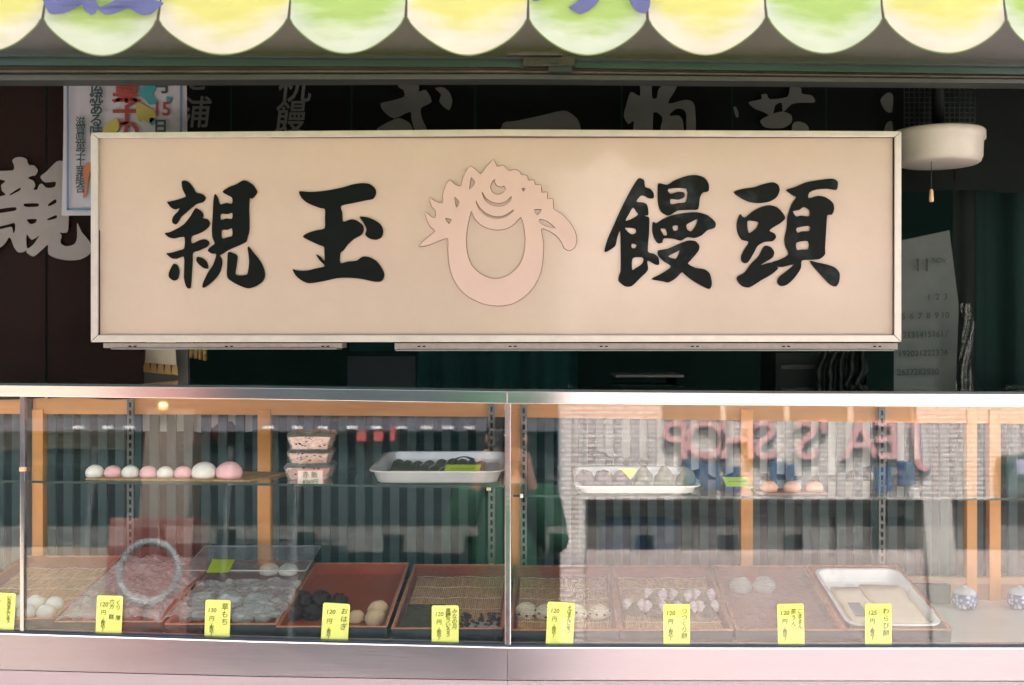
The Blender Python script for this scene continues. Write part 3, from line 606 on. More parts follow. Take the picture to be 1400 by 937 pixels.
    x0s, x1s = (xs[0], 688) if xs[0] < 600 else (702, xs[-1])
    for x in (x0s, x1s):
        X = P(x, 0, .09).x; z = P(x, interp(x, tab), .09).z; V += [(X, .085, z), (X, .385, z), (X, .385, z-.005), (X, .085, z-.005)]
    sh = mobj('shelf', V, [(0,1,5,4),(1,2,6,5),(2,3,7,6),(3,0,4,7),(0,1,2,3),(4,5,6,7)], clear('shelf_glass', (.90,.95,.93), .04) if 'shelf_glass' not in MATS else MATS['shelf_glass'], t)
    mobj('shelf_edge', [(V[0][0], .0838, V[0][2]), (V[4][0], .0838, V[4][2]), (V[4][0], .0838, V[4][2]-.005), (V[0][0], .0838, V[0][2]-.005), (V[0][0], .085, V[0][2]), (V[4][0], .085, V[4][2]), (V[4][0], .085, V[4][2]-.005), (V[0][0], .085, V[0][2]-.005)], [(0,1,2,3),(4,5,6,7),(0,1,5,4),(2,3,7,6),(0,3,7,4),(1,2,6,5)], glass_edge, sh)
    return t
caseL = case('left glass display case with red rice packs and pink and white buns on its shelf', [-180,0,175,350,520,693.5], [(-70,-52),(43,58.5),(352,369.5),(668,675)], [(178,546,770),(672,552,770)], [(27,33.5)], P(250, 930, 0), False)
caseR = case('right glass display case with an empty patch of floor at its right end', [694,870,1050,1225,1400,1580], [(699,711.5),(1013,1029.5),(1322,1336),(1353,1368.5)], [(716,554,775),(1206,557,800)], [(690,698.5)], P(1100, 930, 0), True)
# dark side strip next to the left stile
def part_on(par, *a, **k): return pbox(*a, parent=par, **k)
pbox('side_frame', 34, 546, 43, 800, DB-.008, DB+.02, darkmetal, caseL)
pbox('latch', 26, 639, 34, 645, gY(1.2)-.012, gY(1.2)-.003, mat('orange_latch', (.75,.42,.25), .4), caseL, bevel=.002)
pbox('shelf_pin', 665, 667, 671, 671, .08, .09, mat('brass_pin', (.6,.5,.3), .3, .8), caseL, bevel=.001)
pbox('shelf_pin', 711, 676, 715, 681, .08, .09, mat('bright_pin', (.9,.9,.85), .3, .5), caseR, bevel=.001)

# slatted screen behind the cases
scr = thing('slatted_screen', 'screen of upright grey painted slats standing behind both display cases', 'screen', (0, .53, .10))
YS = .53; kx = (D+YS)/F
i0 = -46
mesh = None
for i in range(-46, 36):
    xc = (821.2+i*23.45-CX)*kx
    if mesh is None:
        s0 = box('slat', -.0115, .0115, -.006, .006, 0, 1.16, slat_m, None, bevel=.001); mesh = s0.data; s0.parent = scr; s0.location = (xc, 0, .08)
    else:
        o = s0.copy(); C.objects.link(o); o.parent = scr; o.location = (xc, random.uniform(-.001, .001), .08)
box('rail', -46*23.45*kx-.1, 36*23.45*kx, YS+.006, YS+.03, .72, .775, slat_m, scr)
box('rail', -46*23.45*kx-.1, 36*23.45*kx, YS+.006, YS+.03, .86, .90, mat('dark_screen_rail', (.02,.04,.035), .7), scr)
cl = mat('white_cotton', (.82,.78,.76), .9, 0, .04, 10, .2)
def hang(label, x0, x1, prof, Y):
    def fn(u, v):
        x = lerp(x0, x1, u); return P(x, lerp(552, interp(x, prof), v), Y)+Vector((0, .006*math.sin(x*.13), 0))
    tag(sheet('white_cloth', fn, 60, 6, cl), label, 'cloth', 'white cloths behind the slatted screen')
hang('long white cloth behind the slats of the right case', 826, 1258, [(826,618),(838,628),(865,625),(885,628),(905,645),(925,652),(955,640),(980,655),(1010,642),(1060,648),(1100,652),(1150,648),(1180,640),(1200,632),(1258,628)], .545)
hang('short white cloth behind the slats of the left case', 190, 262, [(190,590),(262,590)], .545)
hang('ragged pale cloth to the right of the short white one', 264, 345, [(264,590),(280,592),(300,578),(318,576),(330,592),(345,590)], .545)

# ------------------------------------------------------------------ lacquer trays
TD = .385; TILT = math.radians(9.1); TH = .033
TR = [(-80,75,843,866),(76,222.5,846,870),(227,378,849.5,873.5),(378.8,529,852,877),(536,688,856,879.5),(697,846.5,857,881.5),(848.2,1002,857.5,881.5),(1007,1152,857.5,881.5),(1153.3,1300,857.5,881)]
TLAB = ['leftmost tray with bamboo mat and plain white rice cakes','tray of white and pink rice cakes under loose plastic','tray of grey green mugwort cakes with a clear pack on top','open red brown tray with dark bean cakes and beige ones','tray left of the steel post with mat, dark jelly and black beans','tray right of the steel post with cream bean buns','tray with split pink and white chestnut cakes','nearly empty red tray under plastic beside the white enamel tray','rightmost tray holding a white enamel tray of tan mochi']
TM = []
def tray(i):
    x0, x1, yt, yb = TR[i]; Y0 = .020
    a = P(x0, yb, Y0); b = P(x1, yb, Y0); w = b.x-a.x
    M = Matrix.Translation(a) @ Matrix.Rotation(TILT, 4, 'X')
    t = thing('sweets_tray', TLAB[i], 'tray', a, 'black and red lacquer trays in a row', local=True, rot=(TILT, 0, 0))
    V, mi, Fc = [], [], []; e = .006
    o = [(0,0),(w,0),(w,TD),(0,TD)]; q = [(e,e),(w-e,e),(w-e,TD-e),(e,TD-e)]
    V = [(x,y,0) for x,y in o]+[(x,y,TH) for x,y in o]+[(x,y,TH) for x,y in q]+[(x,y,.006) for x,y in q]
    for j in range(4): k = (j+1) % 4; Fc += [(j,k,4+k,4+j),(4+j,4+k,8+k,8+j),(8+j,8+k,12+k,12+j)]; mi += [0,2,1]
    Fc += [(0,1,2,3),(12,13,14,15)]; mi += [0,1]
    me_o = mobj('tray_box', V, Fc, [lacq_blk, lacq_red, trayrim], t, midx=mi)
    r = .0016; tubep = [Vector((x, y, TH)) for x, y in o]
    for j in range(4): tube('worn_edge', [tubep[j], (tubep[j]+tubep[(j+1) % 4])/2+Vector((0,0,random.uniform(-.0004,.0004))), tubep[(j+1) % 4]], r, trayrim, t, seg=6)
    TM.append((M, w)); return t
trays = [tray(i) for i in range(9)]
bamboo = mat('bamboo_mat', (.74,.46,.24), .5, 0, .4, 60, .3, 200, stretch=(6,.4,1)); thread = mat('mat_thread', (.85,.78,.62), .8)
def bmat(i, light=1):
    t = trays[i]; M, w = TM[i]; n = 46; V, Fc = [], []
    x0, x1 = .012, w-.012; y0, y1 = .010, TD-.028
    for k in range(n*2+1):
        x = lerp(x0, x1, k/(2*n)); z = .0085+(.003 if k % 2 else 0)+.0012*math.sin(k*.3)
        V += [(x, y0, z), (x, y1, z)]
    Fc = [(2*k, 2*k+2, 2*k+3, 2*k+1) for k in range(2*n)]
    m = mobj('bamboo_mat', V, Fc, bamboo, t)
    for j in range(6):
        y = lerp(y0+.012, y1-.004, j/5)
        tube('binding_thread', [(lerp(x0, x1, k/60), y+.0015*math.sin(k*1.3+j), .0133+.0008*math.sin(k*1.5)+.0012*math.sin(k*.23)) for k in range(61)], .0009, thread, m, seg=4)
for i in (0, 4, 5, 6): bmat(i)
# rest bars under the raised back of the trays
for nm_, xs_, case_ in (('left', (-80, 688), caseL), ('right', (697, 1300), caseR)):
    tag(strip('tray_rest', [(0, 792), (1400, 800)], [(0, 820), (1400, 826)], .372, .39, xs_, darkmetal), 'dark bar propping up the backs of the %s trays' % ('left case' if nm_ == 'left' else 'right case'), 'bar')

CAMP = Vector((0, -D, H))
def on_tray(i, px, py, h):
    M, w = TM[i]; n = (M.to_3x3() @ Vector((0,0,1))); p0 = M @ Vector((0,0,h))
    d = Vector(((px-CX)/F, 1, (CY-py)/F)); t = (p0-CAMP).dot(n)/d.dot(n); return CAMP+d*t
# sweets
def blob(name, m, r=1, zsc=.72, nz=.04, seg=24, rings=14, fr=2.0, seed=0, flat=-.45, pinch=0):
    V, Fc = [], []
    for j in range(rings+1):
        th = math.pi*j/rings
        for i in range(seg):
            ph = 2*math.pi*i/seg
            p = Vector((math.sin(th)*math.cos(ph), math.sin(th)*math.sin(ph), math.cos(th)))
            k = 1+nz*noise.noise(p*fr+Vector((seed*7.1, seed, 0)))*2
            if pinch: k *= 1+pinch*max(0, p.z)**8
            p = p*k; p.z = max(p.z*zsc, flat*zsc); V.append(p-Vector((0,0,flat*zsc)))
    for j in range(rings):
        for i in range(seg): Fc.append((j*seg+i, j*seg+(i+1) % seg, (j+1)*seg+(i+1) % seg, (j+1)*seg+i))
    me = bpy.data.meshes.new(name); me.from_pydata(V, [], Fc); me.materials.append(m)
    bm = bmesh.new(); bm.from_mesh(me); bmesh.ops.remove_doubles(bm, verts=bm.verts, dist=1e-4); bmesh.ops.recalc_face_normals(bm, faces=bm.faces); bm.to_mesh(me); bm.free()
    for p in me.polygons: p.use_smooth = True
    return me
def flour(name, c, sp=.3): 
    return mat(name, c, .75, 0, .05, 3, .25, 18, spec=sp)
mw = flour('white_dough', (.80,.77,.70)); mp_ = flour('pink_dough', (.82,.47,.49)); mgg = flour('grey_green_dough', (.60,.63,.58)); mpl = flour('pale_pink_dough', (.75,.52,.50))
mdk = mat('dark_bean_paste', (.045,.026,.026), .7, 0, .4, 3, .9, 9, spec=.35); mbe = mat('kinako_powder', (.72,.50,.31), .9, 0, .1, 6, .5, 25)
mcr = flour('cream_bun', (.88,.76,.55)); mbn = mat('dark_bean', (.05,.035,.025), .4); mbr = mat('chestnut_paste', (.20,.14,.085), .6, 0, .3, 4, .6, 12); mlob = flour('pink_white_shell', (.86,.72,.73))
mpe = mat('persimmon_dough', (.85,.42,.24), .6, 0, .1, 2, .15, 14, col2=(.88,.56,.42)); mst = mat('dried_calyx', (.30,.20,.10), .8)
SM = {'white': [blob('rice_cake', mw, seed=s) for s in range(3)], 'pink': [blob('rice_cake', mp_, seed=s) for s in (4,5)], 'grey': [blob('rice_cake', mgg, seed=s, nz=.08) for s in (6,7)],
      'pale': [blob('rice_cake', mpl, seed=8)], 'dark': [blob('bean_cake', mdk, seed=s, nz=.16, fr=3.5, zsc=.8, seg=32, rings=20) for s in (9,10)], 'beige': [blob('powdered_cake', mbe, seed=s, nz=.07, zsc=.85, fr=3) for s in (11,12)],
      'bigw': [blob('bun', mw, seed=13, zsc=.82, nz=.02)], 'bigp': [blob('bun', mp_, seed=14, zsc=.82, nz=.02)]}
cnt = [0]
def sweet(kind, pos, r, label, name='rice_cake', cat='rice cake', group=None, rot=None, zs_=1, tilt=0):
    ms = SM[kind]; o = bpy.data.objects.new(name, ms[cnt[0] % len(ms)]); C.objects.link(o); cnt[0] += 1
    o.location = pos; o.scale = (r, r, r*zs_); o.rotation_euler = (tilt, random.uniform(-.05, .05), random.uniform(0, 6.28) if rot is None else rot)
    if tilt: o.rotation_euler = (tilt, 0, 0)
    return tag(o, label, cat, group)
def tsweet(i, kind, px, py, wpx, label, name='rice_cake', cat='rice cake', group=None, zs_=1.22, h=.0065):
    p = on_tray(i, px, py+wpx*.34, h+(.004 if i in (0,4,5,6) else 0)); r = wpx/2*(D+p.y)/F
    p.y += r*.6; return sweet(kind, p, r, label, name, cat, group, zs_=zs_, tilt=TILT)
ORD = ['first','second','third','fourth','fifth','sixth','seventh','eighth','ninth','tenth','eleventh','twelfth','thirteenth','fourteenth']
G = 'plain white rice cakes in the leftmost tray'
for px, py, l in ((23,822,'white rice cake partly behind the leftmost yellow card, back row'),(46,823,'white rice cake in the middle of the back row of the leftmost tray'),(72,825,'white rice cake at the right end of the back row of the leftmost tray'),(33,836,'white rice cake left of centre in the front row of the leftmost tray'),(60,836,'white rice cake at the right end of the front row of the leftmost tray'),(4,823,'white rice cake behind the left half of the leftmost yellow card'),(6,836,'white rice cake in front of another behind the leftmost card')):
    tsweet(0, 'white', px, py, 25.5, l, group=G)
G = 'white and pink rice cakes under plastic'
for k, px, py, l in (('white',98,837,'white rice cake at the front left corner of the plastic covered tray'),('pink',122,839,'pink rice cake left of the second yellow card'),('pale',180,838,'pale pink rice cake just right of the second yellow card'),('pale',207,838,'pale pink rice cake at the front right corner under plastic'),('white',110,824,'white rice cake in the second row under plastic at left'),('pale',187,822,'pale pink rice cake in the second row right of the card'),('pale',214,823,'pale pink rice cake in the second row at the tray edge'),('white',138,824,'white rice cake behind the second yellow card under plastic')):
    tsweet(1, k, px, py, 26, l, group=G)
G = 'grey green rice cakes under plastic in the third tray'
for px, py, l in ((270,836,'grey green rice cake left of the 130 yen card, front row'),(250,838,'grey green rice cake at the front left corner of its tray'),(272,818,'grey green rice cake upper left of the 130 yen card'),(312,818,'grey green rice cake upper right of the 130 yen card'),(300,836,'grey green rice cake behind the 130 yen card'),(331,840,'grey green rice cake right of the 130 yen card, front row'),(360,838,'grey green rice cake at the front right corner of its tray'),(348,820,'grey green rice cake at the right end of the second row')):
    tsweet(2, 'grey', px, py, 33, l, group=G, zs_=1.05)
G = 'dark bean paste cakes in the open red tray'
for px, py, l in ((400,838,'dark bean cake at the front left corner of the open red tray'),(413,820,'dark bean cake behind the front left one in the open red tray'),(426,838,'dark bean cake in front just left of the fourth yellow card'),(438,819,'tallest dark bean cake just above the fourth yellow card'),(461,823,'dark bean cake mostly hidden behind the fourth yellow card')):
    tsweet(3, 'dark', px, py, 27, l, 'bean_cake', 'bean cake', G, zs_=1.2)
G = 'beige powdered cakes in the open red tray'
for px, py, l in ((486,843,'small beige powdered cake right of the fourth yellow card'),(516,832,'beige powdered cake behind at the right edge of the open tray'),(512,844,'beige powdered cake at the front right corner of the open tray')):
    tsweet(3, 'beige', px, py, 23 if px < 500 else 29, l, 'powdered_cake', 'rice cake', G, zs_=1.05)
# dark jelly, black bean cakes in tray five
def tray_pt(i, u, v, h): M, w = TM[i]; return M @ Vector((u*w, v*TD, h))
def slab(name, label, cat, i, u0, u1, v0, v1, h0, h1, m, bev=.002):
    M, w = TM[i]; v, f = boxv(u0*w, u1*w, v0*TD, v1*TD, h0, h1); o = mobj(name, v, f, m, None, bevel=bev); o.matrix_world = M; return tag(o, label, cat)
slab('jelly_sheet', 'flat dark olive jelly slab left of the card near the steel post', 'jelly', 4, .06, .42, .03, .42, .0135, .022, mat('olive_jelly', (.085,.062,.025), .25, 0, .15, 20))
bb = thing('black_bean_cake', 'white jelly piece heaped with shiny black beans right of the 120 yen card', 'bean cake', tray_pt(4, .80, .10, .013))
M, w = TM[4]; 
mobj('jelly_base', [M @ Vector(v) for v in boxv(.66*w, .95*w, .035*TD, .16*TD, .0135, .022)[0]], boxv(0,1,0,1,0,1)[1], mat('white_jelly', (.65,.62,.60), .3), bb, bevel=.003)
bm_ = blob('black_bean', mat('shiny_black_bean', (.012,.014,.016), .2), seg=10, rings=7, nz=.03)
for k in range(46):
    u = random.uniform(.60, .96); v = random.uniform(.08, .26)
    o = bpy.data.objects.new('black_bean', bm_); C.objects.link(o); o.parent = bb; LOC[o.name] = LOC[bb.name]
    o.location = (M @ Vector((u*w, v*TD, .0165+.010*(1-abs(u-.78)*4)*random.random()+.003)))-LOC[bb.name]; s = random.uniform(.0042, .0055); o.scale = (s*1.2, s, s); o.rotation_euler = (random.random(), random.random(), random.random()*3)
# cream bean buns
def copytree(o):
    c = o.copy(); C.objects.link(c)
    for ch in o.children:
        d = ch.copy(); C.objects.link(d); d.parent = c
    return c
bun = thing('bean_bun', 'leftmost cream bun with dark beans, right of the steel post', 'bun', (0,0,0), 'cream buns dotted with beans', local=True)
o = bpy.data.objects.new('dough', blob('dough', mcr, seed=21, nz=.05, zsc=.85, fr=2.5)); C.objects.link(o); o.parent = bun
for k in range(9):
    a = k*.7-2.9; zz = .25+.3*((k*37) % 10)/10; b = bpy.data.objects.new('bean', bm_ if k % 2 else blob('bean', mbn, seg=10, rings=7)); C.objects.link(b); b.parent = bun
    rr = math.sqrt(max(0, 1-((zz-.38)/.85)**2))*.96; b.location = (rr*math.cos(a), rr*math.sin(a), zz); b.scale = (.17,.13,.15); b.rotation_euler = (0,0,a)
for n_, (px, py, l) in enumerate(((719,834,None),(746,836,'cream bun half hidden by the left edge of the sixth yellow card'),(789,837,'cream bun just right of the sixth yellow card'),(820,837,'cream bun at the right end of the row beside the tray edge'))):
    o = bun if n_ == 0 else copytree(bun)
    if l: o['label'] = l
    p = on_tray(5, px, py+11, .0105); r = 15.5*(D+p.y)/F; p.y += r*.6; o.location = p; o.scale = (r, r, r); o.rotation_euler = (TILT, 0, n_*1.3)
# split chestnut cakes
wg = thing('chestnut_cake', 'split pink and white cake, leftmost in the front row of the chestnut tray', 'chestnut cake', (0,0,0), 'split pink and white chestnut cakes', local=True)
o = bpy.data.objects.new('chestnut_core', blob('chestnut_core', mbr, seed=31, nz=.08, zsc=.62)); C.objects.link(o); o.parent = wg
lob = blob('shell_half', mlob, seed=33, nz=.05, zsc=1.0, flat=-.8)
for s in (-1, 1):
    b = bpy.data.objects.new('shell_half', lob); C.objects.link(b); b.parent = wg; b.location = (s*.44, .16, .22); b.scale = (.46,.62,.60); b.rotation_euler = (.25, s*.45, 0)
for n_, (px, py, l) in enumerate(((868,832,None),(896,834,'split pink cake left of the seventh yellow card, front row'),(897,817,'split pink cake in the back row above the gap left of the card'),(932,819,'split pink cake in the back row just above the seventh yellow card'),(963,818,'split pink cake at the right end of the back row'),(938,835,'split pink cake mostly behind the seventh yellow card'),(968,834,'split pink cake at the right end of the front row'))):
    o = wg if n_ == 0 else copytree(wg)
    if l: o['label'] = l
    p = on_tray(6, px, py+9, .0105); r = 14.5*(D+p.y)/F; p.y += r*.6; o.location = p; o.scale = (r, r, r*1.15); o.rotation_euler = (TILT, 0, random.uniform(-.3, .3))
tsweet(7, 'grey', 1014, 800, 30, 'pale green cake, left of two at the back under clear film')
tsweet(7, 'grey', 1046, 799, 30, 'pale grey green cake, right of two at the back under clear film')
# enamel tray helper
enam = mat('white_enamel', (.80,.79,.76), .28, 0, .03, 10, coat=.3); stl = mat('satin_tray_steel', (.68,.68,.68), .32, .55, .06, 20)
def vat(name, label, Mx, w, d, h, m, splay=.012, rad=.03, rim=.006):
    t = thing(name, label, 'tray', Mx.translation, None, local=True); t.rotation_euler = Mx.to_euler()
    def ring(hw, hd, z, r):
        pts = []
        for cx, cy, a0 in ((hw-r, -hd+r, -90), (hw-r, hd-r, 0), (-hw+r, hd-r, 90), (-hw+r, -hd+r, 180)):
            for k in range(7): a = math.radians(a0+k*15); pts.append(Vector((w/2+cx+r*math.cos(a), d/2+cy+r*math.sin(a), z)))
        return pts
    prof = [(w/2, d/2, h-.002, rad), (w/2, d/2, h, rad), (w/2-rim, d/2-rim, h, rad), (w/2-rim-splay*.6, d/2-rim-splay*.6, h*.4, rad*.9), (w/2-rim-splay, d/2-rim-splay, .004, rad*.8), (w/2-rim-splay*1.8, d/2-rim-splay*1.8, .002, rad*.7)]
    inn = [ring(*p) for p in prof]
    out = [ring(w/2-rim+.001, d/2-rim+.001, h-.002, rad), ring(w/2-rim-splay+.001, d/2-rim-splay+.001, .0, rad*.8)]
    n = len(inn[0]); V = []; Fc = []
    for rr in [out[1], out[0]]+inn: V += rr
    for j in range(len(V)//n-1):
        for k in range(n): Fc.append((j*n+k, j*n+(k+1) % n, (j+1)*n+(k+1) % n, (j+1)*n+k))
    Fc += [tuple(range(n)), tuple(range(len(V)-n, len(V)))]
    mobj('tray_shell', V, Fc, m, t, smooth=False)
    tube('rolled_rim', ring(w/2, d/2, h-.0015, rad), .0022, m, t, seg=6, closed=True)
    return t
M8, w8 = TM[8]
vat('enamel_tray', 'white enamel tray of tan mochi set in the rightmost lacquer tray', M8 @ Matrix.Translation((.013, .014, .0085)), w8-.026, TD-.05, .030, enam)
mo = mat('tan_mochi', (.86,.69,.52), .8, 0, .08, 8, .4, 30)
def mochi(label, u0, u1, v0, v1):
    v, f = boxv(u0*w8, u1*w8, v0*TD, v1*TD, .012, .029); bmx = bmesh.new(); vs = [bmx.verts.new(q) for q in v]
    for q in f: bmx.faces.new([vs[i] for i in q])
    bmesh.ops.subdivide_edges(bmx, edges=bmx.edges[:], cuts=5, use_grid_fill=True)
    for q in bmx.verts:
        k = noise.noise(q.co*60)*.0016+noise.noise(q.co*22)*.003; q.co.z += k*(q.co.z > .02); q.co.x += k; q.co.y += noise.noise(q.co*25+Vector((5,5,5)))*.003
    bmesh.ops.recalc_face_normals(bmx, faces=bmx.faces); me = bpy.data.meshes.new('mochi_block'); bmx.to_mesh(me); bmx.free(); me.materials.append(mo)
    for q in me.polygons: q.use_smooth = True
    o = link('mochi_block', me, None); o.matrix_world = M8; tag(o, label, 'mochi')
mochi('left block of tan powdered mochi in the white enamel tray', .14, .43, .09, .66)
mochi('right and larger block of tan powdered mochi in the enamel tray', .45, .86, .08, .70)
slab('paper_slip', 'small white paper slip between the two tan mochi blocks', 'paper', 8, .20, .32, .2, .4, .0305, .0312, paper, 0)

heavy = clear('wrinkled_film', (.96,.96,.96), .17, .14, .34, (.90,.87,.87), .9, 60)  # diffuse white haze stands in for whitish highlights on the plastic
# plastic films over trays
def wrap(i, label, u0=-.02, u1=1.02, v0=-.01, v1=1.0, h=.036, amp=.004, m=None, seed=0):
    Mx, w = TM[i]
    def fn(u, v):
        U = lerp(u0, u1, u)*w; Vv = lerp(v0, v1, v)*TD
        z = h+amp*noise.noise(Vector((U*30, Vv*18, seed)))+amp*.8*abs(noise.noise(Vector((U*60+Vv*40, Vv*25, seed+5))))
        edge = min(u, 1-u, 1.0-v if v > .5 else 1)
        z -= .010*max(0, 1-edge*16)*(.4+.6*abs(math.sin(v*17+seed)))
        if m is heavy: z += .0035*(1-abs(noise.noise(Vector((U*45+Vv*30, Vv*38-U*20, seed+9))))*2.2)+.002*abs(noise.noise(Vector((U*110, Vv*90+U*60, seed))))
        return Mx @ Vector((U+.002*math.sin(v*19+seed), Vv, z))
    o = sheet('plastic_film', fn, 70, 90, m or film); tag(o, label, 'plastic film'); return o
wrap(0, 'smooth clear film over the back of the leftmost tray', v0=.30, h=.034, amp=.002, seed=1)
wrap(1, 'wrinkled clear plastic lying over the white and pink cakes', u0=.0, u1=.98, h=.041, amp=.009, m=heavy, seed=2)
wrap(2, 'wrinkled plastic stretched over the grey green cakes', h=.042, v0=.02, v1=.62, amp=.008, m=heavy, seed=3)
wrap(4, 'thin clear film over the mat of the tray left of the steel post', h=.035, amp=.0025, seed=4)
wrap(5, 'thin clear film over the cream bean buns', h=.041, amp=.0025, v0=.05, seed=5)
wrap(6, 'thin clear film over the split chestnut cakes', h=.043, amp=.003, v0=.05, seed=6)
wrap(7, 'wrinkled clear film over the nearly empty tray', h=.037, amp=.006, m=clear('hazy_film', (.96,.96,.96), .09, .12, .11, (.90,.86,.86), .9, 60), seed=7)
# clear pack on the third tray
M2, w2 = TM[2]
pk = thing('clear_pack', 'clear plastic box with two white cakes and a green label on the third tray', 'plastic pack', M2 @ Vector((w2*.5, TD*.8, .036)))
def bodyf(x0, x1, y0, y1, z0, z1, ins):
    a = [(x0+ins, y0+ins, z0), (x1-ins, y0+ins, z0), (x1-ins, y1-ins, z0), (x0+ins, y1-ins, z0)]; b = [(x0, y0, z1), (x1, y0, z1), (x1, y1, z1), (x0, y1, z1)]
    return [M2 @ Vector(p) for p in a+b], [(0,1,2,3),(0,1,5,4),(1,2,6,5),(2,3,7,6),(3,0,4,7)]
v, f = bodyf(-.03, w2+.012, TD*.60, TD*1.02, .036, .066, .012); mobj('pack_base', v, f, pack, pk, bevel=0)
v, f = bodyf(-.036, w2+.018, TD*.585, TD*1.035, .0662, .0675, 0); mobj('pack_lid', v, f+[(4,5,6,7)], pack, pk)
rimt = clear('pack_rim', (.8,.82,.82), .2, .1, .35, (.85,.85,.85))
tube('pack_rim', [M2 @ Vector(p) for p in ((-.034, TD*.59, .067), (w2+.016, TD*.59, .067), (w2+.016, TD*1.03, .067), (-.034, TD*1.03, .067))], .0018, rimt, pk, seg=6, closed=True)
for px, l in ((367,'left white cake inside the clear pack on the third tray'),(393,'right white cake inside the clear pack on the third tray')):
    p = on_tray(2, px, 785, .038); r = 13*(D+p.y)/F; sweet('white', p+Vector((0, r*.4, 0)), r, l, tilt=TILT)
lime = mat('lime_label', (.50,.62,.03), .6, 0, .05)
lg = tag(mobj('lime_label', [on_tray(2, x, y, .0685) for x, y in ((282,783),(312,783),(321,765),(291,765))]+[on_tray(2, x, y, .0690) for x, y in ((282,783),(312,783),(321,765),(291,765))], [(0,1,2,3),(4,5,6,7),(0,1,5,4),(1,2,6,5),(2,3,7,6),(3,0,4,7)], lime), 'lime green label lying on the clear pack', 'label')

# ------------------------------------------------------------------ yellow price cards
def card(x0, x1, yt, yb, cols, label, lean=0):
    Y = -.003; Y = .004
    a = P(x0, yb, Y); b = P(x1, yb, Y); z1 = P(x0, yt, Y).z; w = b.x-a.x; h = z1-a.z
    t = thing('price_card', label, 'price card', ((a.x+b.x)/2, Y+.001, a.z), 'yellow handwritten price cards along the front', local=True, rot=(-.03, lean, 0))
    r = .004; pts = []
    for cx, cz, a0 in ((w/2-r, h-r, 0), (-w/2+r, h-r, 90), (-w/2+.001, .001, 180), (w/2-.001, .001, 270)):
        rr = r if cz > .01 else .001
        for k in range(5): an = math.radians(a0+k*22.5); pts.append((cx+rr*math.cos(an), cz+rr*math.sin(an)))
    n = len(pts); V = [(x, 0, z) for x, z in pts]+[(x, .0008, z) for x, z in pts]
    mobj('card', V, [tuple(range(n)), tuple(range(n, 2*n))]+[(i, (i+1) % n, n+(i+1) % n, n+i) for i in range(n)], tagy, t)
    for (u, body, sz, bold, vt, sp) in cols:
        text('handwriting', body, sz*h*.93, (lerp(-w/2, w/2, u), -.0008, h*vt), tagink, t, offset=bold*.4, space=sp*1.07, shear=.1, extrude=.0002)
pr = lambda p: [(.27, p, .155, .0001, .86, 1), (.27, '円', .14, .00005, .66, 1), (.27, '(\n税\n込\n)', .115, .0002, .49, .62)]
card(-19,18,811,869.5, [(.27,'120',.155,.0001,.86,1),(.76,'い\nな\nか\nま\nん\nじ\nゅ\nう',.12,.00025,.95,.66)], 'leftmost yellow card cut by the left edge of the picture', .05)
card(130,165.5,815,873.5, pr('120')+[(.58,'六\n方\n\n糕',.14,.0001,.92,.85),(.83,'く\nり\n\n薄',.14,.0001,.90,.85)], 'second yellow card, in front of the plastic covered pink and white cakes', .03)
card(279,313.5,821,878, [(.27,'130',.155,.0001,.82,1),(.27,'円',.14,.00005,.62,1),(.27,'(\n税\n込\n)',.115,.0002,.46,.62),(.78,'草\nも\nち',.19,.0001,.92,.95)], 'yellow card reading 130 yen for mugwort rice cakes', .02)
card(438,475,825.5,881.5, [(.30,'120',.17,.0001,.86,1),(.27,'円',.15,.00005,.62,1),(.27,'(\n税\n込\n)',.115,.0002,.43,.6),(.80,'お\nは\nぎ',.19,.0001,.90,1.0)], 'yellow card below the dark bean cakes in the open red tray', .06)
card(590,627,828.5,885, pr('120')+[(.60,'黒\n糖\nう\nい\nろ\nう',.145,.0003,.93,.78),(.84,'み\nな\nの\n月',.15,.0001,.93,.85)], 'yellow card with three columns left of the steel post', 0)
card(746,783.5,824,882, pr('120')+[(.80,'そ\nば\nま\nん\nじ\nゅ\nう',.125,.0001,.93,.72)], 'yellow card in front of the cream bean buns', .05)
card(907,943.5,826.5,886, pr('120')+[(.78,'つ\nつ\nく\nり\n餅',.16,.0001,.90,.88)], 'pale yellow card in front of the split chestnut cakes', 0)
card(1064,1100.5,826,886, pr('120')+[(.60,'茶\nう\nん',.14,.0001,.88,1.0),(.84,'こ\nま\nま\nん',.13,.0001,.88,.9)], 'pale yellow card in front of the nearly empty tray', -.02)
card(1183,1219.5,826,885.5, pr('125')+[(.78,'わ\nら\nび\n餅',.17,.0001,.90,.98)], 'pale yellow card in front of the enamel tray', 0)

# ------------------------------------------------------------------ on the shelves
def sp(px, Y, dz=0):
    p = P(px, 0, Y); return Vector((p.x, Y, zs(px)+dz))
a = sp(117, .10); b = sp(352, .10)
t = thing('straw_board', 'thin tan woven board under the row of pink and white buns', 'board', (a+b)/2)
V = [a+Vector((0,0,.001)), b+Vector((-.016,0,.001)), b+Vector((.03,.16,.001)), a+Vector((.03,.16,.001))]; V += [p+Vector((0,0,.004)) for p in V]
mobj('board', V, [(0,1,2,3),(4,5,6,7),(0,1,5,4),(1,2,6,5),(2,3,7,6),(3,0,4,7)], mat('tan_woven_board', (.42,.27,.13), .7, 0, .35, 120, .4), t)
bl = ['leftmost small white bun on the shelf','small pink bun, second from the left on the shelf','small white bun, third from the left on the shelf','small pink bun, fourth from the left on the shelf','small white bun, fifth from the left on the shelf','small pink bun just left of the big white bun','big white bun next to the big pink bun','big pink bun at the right end of the row']
